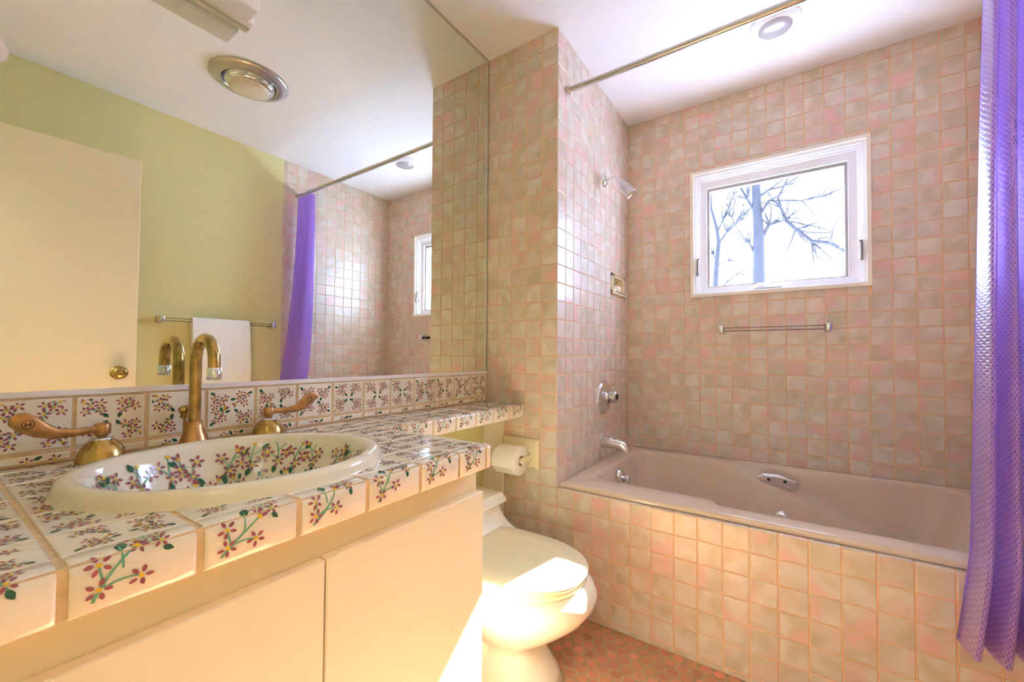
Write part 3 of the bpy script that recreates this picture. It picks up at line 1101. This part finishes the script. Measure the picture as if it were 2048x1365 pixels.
part('seat', MB().loft([egg(a, b_, c, z, pw=2.3) for a, b_, c, z in seat]), m_lid, tl_)


def lid_ring(b_, hw, z, d=0.0):
    # straight hinge edge at the back, egg-shaped in front
    pts = []
    xb = 0.232 + d
    for (x, y, zz) in egg(0.10, b_ - d, hw - d, z, pw=2.3, n=56):
        pts.append((max(x, xb), y, z))
    return pts


part('lid', MB().loft([lid_ring(0.672, 0.180, 0.3645), lid_ring(0.677, 0.183, 0.367), lid_ring(0.677, 0.183, 0.376), lid_ring(0.676, 0.182, 0.380, 0.003), lid_ring(0.676, 0.182, 0.3835, 0.010), lid_ring(0.676, 0.182, 0.3855, 0.06)]), m_lid, tl_)
sh = [(0.03, 0.15), (0.03, 0.447), (0.214, 0.447), (0.224, 0.425), (0.240, 0.402), (0.262, 0.383), (0.290, 0.368), (0.325, 0.356), (0.345, 0.345), (0.33, 0.30), (0.24, 0.15)]
mb = MB()
rings_ = []
for y, k in ((TY - 0.205, 0.6), (TY - 0.195, 0.85), (TY - 0.17, 1.0), (TY + 0.17, 1.0), (TY + 0.195, 0.85), (TY + 0.205, 0.6)):
    rings_.append([(0.03 + (x - 0.03) * (0.93 + 0.07 * k) if x > 0.2 else x, y, z) for x, z in sh])
mb.loft(rings_, smooth=False)
part('tank', mb, m_porc, tl_)
lidp = [(0.02, 0.450), (0.02, 0.478), (0.03, 0.487), (0.212, 0.487), (0.236, 0.468), (0.238, 0.456), (0.232, 0.450)]
part('tank_lid', MB().prism(lidp, TY - 0.218, TY + 0.218), m_porc, tl_)
part('foot', MB().box(0.06, 0.40, TY - 0.105, TY + 0.105, 0.0, 0.17, 0.03, seg=3), m_porc, tl_)
part('bolt_cap', MB().lathe([(0.014, 0.0), (0.014, 0.008), (0.010, 0.016), (0.0, 0.018)], (0.40, TY - 0.135, 0.0)), m_porc, tl_)

# ------------------------------------------------------------------ paper holder and roll
ph = thing('toilet_paper_holder', 'bone ceramic toilet paper holder on the narrow tiled wall', 'paper holder', (0.21, 0, 0.617))
mb = MB()
a0, a1, b0, b1 = 0.112, 0.300, 0.553, 0.682
mb.loft([[(a0, -0.001, b0), (a1, -0.001, b0), (a1, -0.001, b1), (a0, -0.001, b1)], [(a0, -0.010, b0), (a1, -0.010, b0), (a1, -0.010, b1), (a0, -0.010, b1)],
         [(a0 + 0.012, -0.019, b0 + 0.012), (a1 - 0.012, -0.019, b0 + 0.012), (a1 - 0.012, -0.019, b1 - 0.012), (a0 + 0.012, -0.019, b1 - 0.012)]], smooth=False)
part('plate', mb, m_ceram, ph)
RX0, RX1, RY, RZ, RRAD = 0.150, 0.258, -0.080, 0.602, 0.060
for x in (RX0 - 0.014, RX1 + 0.004):
    part('arm', MB().box(x, x + 0.010, -0.092, -0.015, RZ - 0.012, RZ + 0.016, 0.004, seg=2), m_ceram, ph)
part('roller', MB().tube([(RX0 - 0.006, RY, RZ), (RX1 + 0.006, RY, RZ)], 0.011, 14), m_trim, ph)
roll = thing('toilet_paper_roll', 'white roll of toilet paper on the ceramic holder', 'toilet paper', (0.19, RY, RZ - RRAD))
part('paper', MB().lathe([(0.021, 0.0), (RRAD - 0.003, 0.0), (RRAD, 0.003), (RRAD, 0.105), (RRAD - 0.003, 0.108), (0.021, 0.108)], (RX0, RY, RZ), (1, 0, 0), 36), m_paper, roll)
part('core', MB().lathe([(0.0215, 0.0), (0.0195, 0.0), (0.0195, 0.1082), (0.0215, 0.1082)], (RX0, RY, RZ), (1, 0, 0), 24), m_card, roll, 'brown cardboard core')
mb = MB()
pp = [(RY - RRAD * math.cos(a), RZ + RRAD * math.sin(a)) for a in [math.radians(t) for t in range(60, -1, -12)]]
part('loose_sheet', MB().loft([[(RX0 + 0.001, y - 0.0015, z) for y, z in pp + [(RY - RRAD - 0.001, RZ - 0.02)]], [(RX1 - 0.001, y - 0.0015, z) for y, z in pp + [(RY - RRAD - 0.001, RZ - 0.02)]]], False, False, False), m_paper, roll)

# ------------------------------------------------------------------ bathtub
bt = thing('bathtub', 'beige alcove bathtub with sloping armrests', 'bathtub', (1.12, 0.45, 0))
ZR = 0.512
TX0, TX1, TY0, TY1 = XC + 0.004, XR - 0.004, 0.020, Y2 - 0.004
NS = 48


def contour(s_, z, grow=0.0):
    """Inner outline at depth s_ (0 rim, 1 floor); the armrests come in on the right and slope down with depth."""
    xl = 0.475 + 0.115 * s_ - grow
    xr = 1.765 - 0.20 * s_ + grow
    k = 0.110 * s_
    yf0, yb0 = 0.160 + 0.9 * k - grow, 0.778 - 0.9 * k + grow       # narrow part (taps)
    yf1, yb1 = 0.108 + 0.6 * k - grow, 0.838 - 0.6 * k + grow       # wide part (backrest)
    xt = 0.965 + 1.0 * s_
    pts = []

    def yf(x):
        t = min(max((x - (xt - 0.022)) / 0.044, 0), 1)
        t = t * t * (3 - 2 * t)
        return yf0 + (yf1 - yf0) * t

    def yb(x):
        t = min(max((x - (xt - 0.022)) / 0.044, 0), 1)
        t = t * t * (3 - 2 * t)
        return yb0 + (yb1 - yb0) * t
    r = 0.085
    # front edge, right end, back edge, left end, with round corners
    for i in range(NS + 1):
        x = xl + r + (xr - xl - 2 * r) * i / NS
        pts.append((x, yf(x), z))
    for i in range(1, 8):
        a = -PI / 2 + PI / 2 * i / 8
        pts.append((xr - r + r * math.cos(a), yf(xr) + r + r * math.sin(a), z))
    for i in range(9):
        pts.append((xr, yf(xr) + r + (yb(xr) - yf(xr) - 2 * r) * i / 8, z))
    for i in range(1, 8):
        a = PI / 2 * i / 8
        pts.append((xr - r + r * math.cos(a), yb(xr) - r + r * math.sin(a), z))
    for i in range(NS + 1):
        x = xr - r - (xr - xl - 2 * r) * i / NS
        pts.append((x, yb(x), z))
    for i in range(1, 8):
        a = PI / 2 + PI / 2 * i / 8
        pts.append((xl + r + r * math.cos(a), yb(xl) - r + r * math.sin(a), z))
    for i in range(9):
        pts.append((xl, yb(xl) - r - (yb(xl) - yf(xl) - 2 * r) * i / 8, z))
    for i in range(1, 8):
        a = PI + PI / 2 * i / 8
        pts.append((xl + r + r * math.cos(a), yf(xl) + r + r * math.sin(a), z))
    return pts


def outer(z, d=0.0):
    """Outer rectangle with the same run of points as the inner outline (corner points gather in the corners)."""
    x0, x1, y0, y1 = TX0 + d, TX1 - d, TY0 + d, TY1 - d
    o = [(x0 + (x1 - x0) * i / NS, y0, z) for i in range(NS + 1)] + [(x1, y0, z)] * 7
    o += [(x1, y0 + (y1 - y0) * i / 8, z) for i in range(9)] + [(x1, y1, z)] * 7
    o += [(x1 - (x1 - x0) * i / NS, y1, z) for i in range(NS + 1)] + [(x0, y1, z)] * 7
    o += [(x0, y1 - (y1 - y0) * i / 8, z) for i in range(9)] + [(x0, y0, z)] * 7
    return o


rings_ = [outer(ZD + 0.001, 0.012), outer(ZD + 0.001), outer(ZD + 0.004), outer(ZR - 0.010, 0.0), outer(ZR - 0.003, 0.003), outer(ZR, 0.010), contour(0, ZR, 0.010), contour(0, ZR - 0.002, 0.003), contour(0.02, ZR - 0.010, 0.0)]
for i in range(1, 29):
    s_ = 0.02 + 0.90 * i / 28
    rings_.append(contour(s_, ZR - 0.010 - 0.345 * i / 28))
for s_, z in ((0.98, 0.148), (1.08, 0.140), (1.4, 0.135)):
    rings_.append(contour(s_, z))
part('shell', MB().loft(rings_, False, True), m_tub, bt)
part('overflow', MB().lathe([(0.036, 0.0), (0.036, 0.006), (0.030, 0.016), (0.0, 0.018)], (0.497, 0.43, 0.455), (1, 0, 0.15)).lathe([(0.012, 0.0), (0.012, 0.02), (0.018, 0.022), (0.018, 0.034), (0.0, 0.036)], (0.512, 0.425, 0.448), (1, 0, 0.1)), m_chrome, bt, 'chrome overflow with a turn knob')
hb = [(1.060, 0.470), (1.082, 0.490), (1.150, 0.493), (1.235, 0.470), (1.205, 0.432), (1.075, 0.448)]
mb = MB()
r0 = [(x, 0.825, z) for x, z in hb]
r1 = [(x, 0.762, z - 0.004) for x, z in hb]
r2 = [(1.145 + (x - 1.145) * 0.82, 0.754, 0.462 + (z - 0.462) * 0.55) for x, z in hb]
mb.loft([r0, r1, r2], smooth=False)
gh = part('grab_handle', mb, m_chrome, bt, 'faceted chrome grab handle')
for x in (1.110, 1.175):
    part('screw', MB().lathe([(0.0, 0.002), (0.006, 0.0015), (0.007, 0.0)], (x, 0.754, 0.462), (0, -1, 0), 12), m_dark, gh)
part('water_jet', MB().lathe([(0.032, 0.0), (0.03, 0.012), (0.018, 0.016), (0.0, 0.012)], (1.16, 0.735, 0.30), (0, -1, 0.25)), m_chrome, bt)

# ------------------------------------------------------------------ shower head, valve, spout
shw = thing('wall_shower', 'chrome shower head on a curved arm high on the tiled wall', 'shower head', (XC, 0.503, 1.965))
y = 0.503
part('flange', MB().lathe([(0.032, 0.0), (0.031, 0.004), (0.022, 0.012), (0.012, 0.016)], (XC, y, 1.965), (1, 0, 0)), m_chrome, shw)
part('arm', MB().tube([(XC, y, 1.965), (XC + 0.03, y, 1.970), (XC + 0.06, y, 1.968), (XC + 0.082, y + 0.002, 1.955), (XC + 0.098, y + 0.004, 1.935)], 0.0088, 14), m_chrome, shw)
dv = Vector((0.58, 0.10, -0.81)).normalized()
hp = Vector((XC + 0.094, y + 0.004, 1.940))
part('head', MB().lathe([(0.009, 0.0), (0.013, 0.004), (0.013, 0.012), (0.019, 0.018), (0.026, 0.030), (0.027, 0.072), (0.0305, 0.078), (0.0305, 0.086), (0.027, 0.089)], hp, dv, 28), m_satin, shw)
part('spray_face', MB().lathe([(0.0, 0.084), (0.012, 0.086), (0.020, 0.083), (0.027, 0.0885)], hp, dv, 28), m_chrome, shw)

va_ = thing('tub_valve', 'round chrome tub valve plate with a clear knob', 'valve', (XC, 0.512, 0.825))
part('escutcheon', MB().lathe([(0.088, 0.0), (0.087, 0.004), (0.074, 0.012), (0.050, 0.014), (0.028, 0.020), (0.026, 0.030)], (XC, 0.512, 0.825), (1, 0, 0), 40), m_chrome, va_)
part('knob', MB().lathe([(0.018, 0.026), (0.020, 0.030), (0.030, 0.040), (0.031, 0.062), (0.027, 0.070), (0.0, 0.072)], (XC, 0.512, 0.832), (1, 0, 0), 10), m_satin, va_)
part('button', MB().lathe([(0.0, 0.076), (0.014, 0.0755), (0.015, 0.071)], (XC, 0.512, 0.832), (1, 0, 0), 20), m_dark, va_, 'dark centre button')
ts = thing('tub_spout', 'chrome tub spout with a diverter knob above the tub', 'tub spout', (XC, 0.495, 0.60))
sy = 0.495
part('body', MB().tube([(XC, sy, 0.600), (XC + 0.010, sy, 0.600), (XC + 0.05, sy, 0.599), (XC + 0.09, sy, 0.596), (XC + 0.112, sy, 0.588), (XC + 0.124, sy, 0.570), (XC + 0.126, sy, 0.560)], [0.028, 0.029, 0.027, 0.024, 0.021, 0.018, 0.017], 20), m_chrome, ts)
part('diverter', MB().lathe([(0.004, 0.0), (0.004, 0.018), (0.009, 0.019), (0.009, 0.024), (0.0, 0.025)], (XC + 0.055, sy, 0.622), (0, 0, 1), 14), m_chrome, ts)

# ------------------------------------------------------------------ soap dish and soap
sd = thing('soap_dish', 'recessed ceramic soap dish with painted leaves in the shower wall', 'soap dish', (XC, 0.715, 1.38))
mb = MB()
y0, y1, z0, z1 = 0.612, 0.818, 1.383, 1.501
mb.box(XC - 0.06, XC - 0.05, y0, y1, z0, z1)
mb.box(XC - 0.055, XC + 0.008, y0, y0 + 0.030, z0, z1, 0.003).box(XC - 0.055, XC + 0.008, y1 - 0.030, y1, z0, z1, 0.003)
mb.box(XC - 0.055, XC + 0.008, y0, y1, z1 - 0.022, z1, 0.003).box(XC - 0.055, XC + 0.018, y0, y1, z0, z0 + 0.030, 0.004)
mb.v = [p for p in mb.v]
dish = part('dish', mb, m_ceram, sd)
P = []
rg = random.Random(3)
for k in range(9):
    P.append((3 if k % 3 else 0, ell(y0 + 0.012 + 0.008 * (k % 2), z0 + 0.035 + 0.009 * k, 0.007, 0.004, rg.uniform(0, 3))))
    P.append((3 if k % 3 else 0, ell(y0 + 0.04 + 0.016 * k, z1 - 0.011 + 0.003 * (k % 2), 0.007, 0.004, rg.uniform(0, 3))))
    P.append((3 if k % 3 else 0, ell(y0 + 0.03 + 0.018 * k, z0 + 0.014 + 0.004 * (k % 2), 0.008, 0.005, rg.uniform(0, 3))))
mbd = MB()
for mi, pts in P:
    mbd.add([(XC + (0.0185 if b_ < z0 + 0.03 else 0.0085), a, b_) for a, b_ in pts], [tuple(range(8))], mi)
part('painted_leaves', mbd, FLORA, dish, fix=False)
mb = MB()
mb.loft([[(XC - 0.012 + 0.026 * q * math.cos(2 * PI * k / 24), 0.72 + 0.045 * q * math.sin(2 * PI * k / 24), z0 + 0.031 + h) for k in range(24)] for q, h in ((0.85, 0.0), (1.0, 0.008), (0.95, 0.018), (0.7, 0.025))])
single('soap_bar', mb, m_soap, 'cream bar of soap lying in the recessed dish', 'soap', origin=(XC - 0.012, 0.72, z0 + 0.031))


# ------------------------------------------------------------------ towel bars
def towel_bar(loc, rotz, L, label):
    t = thing('towel_bar', label, 'towel bar', loc, rotz, group='clear towel bars with chrome posts')
    for x in (0.0, L):
        mb_ = MB().box(x - 0.014, x + 0.014, -0.010, 0.0, -0.022, 0.022, 0.003).box(x - 0.012, x + 0.012, -0.072, -0.008, -0.019, 0.019, 0.004, seg=2)
        part('post', mb_, m_chrome, t, world=False)
    part('rod', MB().tube([(0.004, -0.050, 0), (L - 0.004, -0.050, 0)], 0.0098, 16), m_acryl, t, 'clear acrylic rod', world=False)
    return t


towel_bar((0.897, Y2, 1.183), 0.0, 0.452, 'clear towel bar on the tiles under the window')
towel_bar((XR, -0.100, 1.238), -PI / 2, 0.597, 'clear towel bar on the green wall holding a towel')
# towel folded over the far bar (seen in the mirror)
tw = MB()
prof_t = []
xb = XR - 0.05
prof_t = [(xb - 0.019, 0.74), (xb - 0.021, 0.95), (xb - 0.020, 1.15), (xb - 0.018, 1.235)] + [(xb + 0.018 * math.cos(a), 1.240 + 0.020 * math.sin(a)) for a in [PI * (1 - i / 6) for i in range(1, 6)]] + [(xb + 0.018, 1.235), (xb + 0.019, 1.10), (xb + 0.020, 0.86)]
rings_ = []
NY = 26
for i in range(NY + 1):
    y = -0.555 + 0.305 * i / NY
    wv = 0.006 * math.sin(i * 0.9) + 0.004 * math.sin(i * 2.1)
    ed = -0.006 if i in (0, NY) else 0
    rings_.append([(x + (wv * (1.24 - z) * 2 if x < xb else 0), y + 0.010 * math.sin((1.24 - z) * 5), z + 0.006 * math.sin(i * 0.5) * (1 if z < 0.9 else 0)) for x, z in prof_t] +
                  [(x + (0.006 if x < xb - 0.005 else (-0.006 if x > xb + 0.005 else 0)) + (wv * (1.24 - z) * 2 if x < xb else 0), y + 0.010 * math.sin((1.24 - z) * 5), z - (0.006 if z > 1.25 else 0)) for x, z in prof_t[::-1]])
tw.loft(rings_)
single('towel', tw, m_towel, 'white towel folded over the bar on the green wall', 'towel', origin=(xb, -0.40, 0.74))

# ------------------------------------------------------------------ curtain rod and curtain
RODY, RODZ = 0.082, 2.213
rod = thing('curtain_rod', 'straight metal shower curtain rod under the ceiling', 'curtain rod', (1.12, RODY, RODZ))
part('tube', MB().tube([(XC, RODY, RODZ), (0.98, RODY, RODZ)], 0.0123, 16), m_satin, rod)
part('outer_tube', MB().tube([(0.96, RODY, RODZ), (XR, RODY, RODZ)], 0.0138, 16), m_satin, rod)
for x, d in ((XC, 1), (XR, -1)):
    part('end_cap', MB().lathe([(0.019, 0.0), (0.019, 0.016), (0.0165, 0.026), (0.0125, 0.027)], (x, RODY, RODZ), (d, 0, 0), 20), m_satin, rod)

cur = thing('shower_curtain', 'translucent purple vinyl shower curtain bunched at the end of the tub', 'shower curtain', (1.70, -0.05, 0.33))
NU, NV = 220, 70
ZT, ZB = 2.185, 0.335
mesh = bpy.data.meshes.new('sheet')
vv, ff, uvs = [], [], []
for j in range(NV + 1):
    v = j / NV
    z = ZT + (ZB - ZT) * v
    k = min(v / 0.88, 1.0)
    ym = RODY - 0.02 * k + (-0.055 - RODY + 0.02) * (k ** 3.0)
    xa = 1.650 - 0.062 * v - 0.048 * v ** 4
    xb_ = 1.845 - 0.0 * v
    amp = 0.020 + 0.022 * min(v * 1.6, 1)
    for i in range(NU + 1):
        u = i / NU
        ph_ = 2 * PI * (5.6 * u ** 0.82 + 0.06 * math.sin(3 * v + 2 * u))
        fold = math.sin(ph_) + 0.35 * math.sin(2 * ph_ + 0.8 + v)
        edge = min(u / 0.04, 1.0)
        x = xa + (xb_ - xa) * u + 0.010 * math.sin(ph_ + 1.2) * edge
        y = ym + amp * fold * (0.55 + 0.45 * edge)
        y = min(y, -0.014) if z < ZD + 0.03 else y
        zz = z
        if j == NV:
            zz = z + 0.003 * math.sin(ph_)
        vv.append((x, y, zz))
        uvs.append((u * 1.10, z))
for j in range(NV):
    for i in range(NU):
        a = j * (NU + 1) + i
        ff.append((a, a + 1, a + NU + 2, a + NU + 1))
off = Vector((1.70, -0.05, 0.33))
mesh.from_pydata([tuple(Vector(p) - off) for p in vv], [], ff)
mesh.materials.append(m_curt)
ul = mesh.uv_layers.new(name='UVMap')
for pl in mesh.polygons:
    pl.use_smooth = True
    for li in pl.loop_indices:
        ul.data[li].uv = uvs[mesh.loops[li].vertex_index]
obj('sheet', mesh, cur)
for k in range(9):
    x = 1.662 + 0.021 * k
    pts = [(x + 0.003 * math.sin(a), RODY + 0.019 * math.cos(a), RODZ - 0.010 + 0.027 * math.sin(a)) for a in [2 * PI * i / 16 for i in range(17)]]
    part('curtain_ring', MB().tube(pts, 0.0018, 6), m_chrome, cur)

# ------------------------------------------------------------------ ceiling fittings, light bar over the mirror
cl = thing('shower_ceiling_light', 'round recessed shower light in the ceiling over the tub', 'ceiling light', (1.156, 0.476, H))
part('trim_ring', MB().lathe([(0.094, 0.0), (0.094, -0.004), (0.086, -0.010), (0.074, -0.012), (0.068, -0.020), (0.062, -0.021)], (1.156, 0.476, H), seg=48), m_paint_white, cl)
part('lens', MB().lathe([(0.064, -0.018), (0.058, -0.024), (0.040, -0.031), (0.020, -0.034), (0.0, -0.035)], (1.156, 0.476, H), seg=40), m_lens, cl)
hl = thing('ceiling_heat_lamp', 'round brushed metal heat lamp in the ceiling, seen in the mirror', 'ceiling light', (1.122, -0.556, H))
o3 = (1.122, -0.556, H)
part('trim_ring', MB().lathe([(0.172, 0.0), (0.172, -0.006), (0.165, -0.012), (0.125, -0.026), (0.118, -0.022), (0.112, -0.004)], o3, seg=56), m_satin, hl)
part('reflector', MB().lathe([(0.112, -0.004), (0.108, -0.030), (0.100, -0.040), (0.088, -0.044)], o3, seg=56), m_chrome, hl)
part('lens', MB().lathe([(0.090, -0.038), (0.086, -0.052), (0.070, -0.060), (0.0, -0.063)], o3, seg=48), m_fan, hl)

lb = thing('vanity_light_bar', 'cream stepped light bar mounted on the top of the mirror', 'light bar', (0.03, -1.30, 1.902))
part('backplate', MB().box(0.006, 0.030, YB + 0.06, -1.012, 1.900, 2.052, 0.004), m_plastic, lb)
part('housing', MB().box(0.030, 0.100, YB + 0.075, -1.030, 1.892, 2.040, 0.006, seg=2), m_plastic, lb)
for y in (-1.34, -1.52):
    sk_ = part('socket', MB().lathe([(0.028, 0.0), (0.026, 0.020), (0.018, 0.024)], (0.100, y, 1.970), (1, 0, 0), 20), m_plastic, lb)
    part('bulb', MB().lathe([(0.014, 0.015), (0.020, 0.028), (0.040, 0.050), (0.047, 0.075), (0.040, 0.100), (0.022, 0.116), (0.0, 0.121)], (0.100, y, 1.970), (1, 0, 0), 24), m_globe, sk_)
gl_ = thing('ceiling_globe', 'frosted globe light on the ceiling at the edge of the mirror view', 'ceiling light', (1.52, -1.362, H))
part('canopy', MB().lathe([(0.04, 0.0), (0.04, -0.012), (0.012, -0.02), (0.012, -0.095), (0.030, -0.10), (0.030, -0.115), (0.0, -0.115)], (1.52, -1.362, H)), m_plastic, gl_)
part('globe', MB().lathe([(0.03, -0.10), (0.05, -0.112), (0.072, -0.138), (0.080, -0.165), (0.072, -0.195), (0.046, -0.220), (0.0, -0.232)], (1.52, -1.362, H)), m_globe, gl_)

# ------------------------------------------------------------------ open door (seen in the mirror)
ang = math.atan2(1.586 - 1.668, 0.79)
dr = thing('door_1', 'cream slab door standing open, seen in the mirror', 'door', (1.675, -1.635, 0.01), 0, kind='structure')
dr.matrix_basis = Matrix.Translation((1.675, -1.635, 0.01)) @ Matrix.Rotation(-ang, 4, 'Z')
part('slab', MB().box(0.0, 0.035, 0.0, 0.79, 0.0, 2.02, 0.002), m_door, dr, world=False)
kn = part('knob', MB().lathe([(0.033, 0.0), (0.032, 0.005), (0.024, 0.008), (0.012, 0.012), (0.011, 0.030), (0.020, 0.036), (0.028, 0.046), (0.029, 0.056), (0.022, 0.066), (0.010, 0.069), (0.0, 0.068)], (0.0, 0.728, 0.935), (-1, 0, 0), 28), m_brass, dr, 'brass door knob', world=False)
part('latch_plate', MB().box(0.006, 0.029, 0.7895, 0.7915, 0.905, 0.965), m_satin, dr, world=False)

# ------------------------------------------------------------------ outdoors
single('ground', MB().box(-30, 30, Y2 + 0.5, 60, -2.7, -2.5), m_ground, 'unseen ground outside, made pale to bounce light indoors', 'ground', 'structure')
single('sun_cutting_eave', MB().box(-3, 5, YB2, 1.52, 2.310, 2.50), m_siding, 'unseen overhang added above the window to cut off high sun', 'roof', 'structure')  # out of view, added to lower the top edge of the sun patch


def tree(name, label, limbs, base, seed, twigs):
    t = thing(name, label, 'tree', base, group='bare trees outside the window')
    rg = random.Random(seed)
    ends = []
    for i, (pts, r0, r1) in enumerate(limbs):
        n = len(pts)
        pp_ = []
        for k, p in enumerate(pts):
            j_ = 0.0 if i == 0 else 0.25 * k * rg.uniform(-1, 1)
            pp_.append((p[0], p[1] + j_ * 0.3, p[2]))
        rad = [r0 + (r1 - r0) * k / (n - 1) for k in range(n)]
        br = part('trunk' if i == 0 else 'branch', MB().tube(pp_, rad, 10), m_bark, t)
        if i:
            ends += [(Vector(pp_[k]), Vector(pp_[k]) - Vector(pp_[k - 1]), rad[k]) for k in range(1, n)]
    mb_ = MB()
    for q in range(twigs):
        p, d, r = rg.choice(ends)
        d = d.normalized()
        pts = [p]
        L = rg.uniform(0.25, 0.9)
        dv_ = (d + Vector((rg.uniform(-0.9, 0.9), rg.uniform(-0.6, 0.6), rg.uniform(-0.4, 0.9)))).normalized()
        for k in range(4):
            dv_ = (dv_ + Vector((rg.uniform(-0.35, 0.35), rg.uniform(-0.3, 0.3), rg.uniform(-0.25, 0.3)))).normalized()
            pts.append(pts[-1] + dv_ * L / 4)
        r = min(r * 0.7, 0.017)
        mb_.tube(pts, [r, r * 0.8, r * 0.6, r * 0.45, r * 0.3], 5)
    s_ = part('twigs', mb_, m_bark, t)
    s_['kind'] = 'stuff'
    return t


D = 6.5
q = lambda lst, d: [(x, d, z) for x, z in lst]
tree('bare_tree', 'thick bare tree trunk outside, in the middle of the pane', [
    (q([(0.80, -2.5), (0.78, 0.5), (0.77, 1.49), (0.76, 2.37), (0.76, 2.77), (0.76, 3.22), (0.74, 3.57), (0.73, 3.91), (0.72, 4.35), (0.66, 5.6)], D), 0.125, 0.055),
    (q([(0.80, 3.05), (0.91, 3.29), (1.03, 3.36), (1.15, 3.33), (1.29, 3.16), (1.51, 2.94), (1.72, 2.80), (1.93, 2.70), (2.30, 2.57)], D), 0.032, 0.030),
    (q([(1.15, 3.33), (1.09, 3.53), (1.05, 3.71), (1.2, 3.98), (1.29, 4.2)], D), 0.026, 0.012),
    (q([(0.78, 3.50), (0.92, 3.68), (1.04, 3.73), (1.38, 3.68), (1.66, 3.66), (2.02, 3.76)], D), 0.028, 0.008),
    (q([(0.71, 3.55), (0.60, 3.77), (0.51, 3.98), (0.42, 4.28)], D), 0.026, 0.016),
    (q([(0.74, 2.72), (0.63, 3.0), (0.5, 3.18)], D), 0.024, 0.010),
    (q([(0.74, 3.78), (0.92, 3.89), (1.11, 3.94), (1.38, 4.04)], D), 0.024, 0.010),
    (q([(1.16, 3.32), (1.33, 3.25), (1.59, 3.15), (1.89, 2.97)], D), 0.016, 0.006)], (0.80, D, -2.5), 11, 120)
D2 = 8.5
tree('bare_tree', 'slender bare forked tree outside, at the faucet side of the pane', [
    (q([(-0.30, -2.5), (-0.26, 0.6), (-0.24, 1.81), (-0.20, 2.71), (-0.17, 3.19), (-0.13, 3.60), (-0.16, 3.90), (-0.28, 4.41), (-0.33, 5.2)], D2), 0.085, 0.022),
    (q([(-0.13, 3.60), (0.04, 3.83), (0.19, 3.97), (0.35, 4.07), (0.57, 4.21)], D2), 0.030, 0.012),
    (q([(-0.15, 3.88), (-0.04, 4.1), (0.06, 4.38), (0.16, 4.66), (0.29, 4.96)], D2), 0.024, 0.010),
    (q([(-0.18, 3.22), (-0.24, 3.35), (-0.30, 3.43)], D2), 0.018, 0.010),
    (q([(-0.17, 3.10), (0.05, 3.16), (0.21, 3.20)], D2), 0.016, 0.006),
    (q([(0.19, 3.97), (0.14, 4.15), (0.22, 4.46)], D2), 0.018, 0.008),
    (q([(-0.19, 2.45), (0.02, 2.69), (0.21, 2.85), (0.34, 2.87), (0.50, 2.84)], D2), 0.018, 0.008)], (-0.30, D2, -2.5), 12, 150)
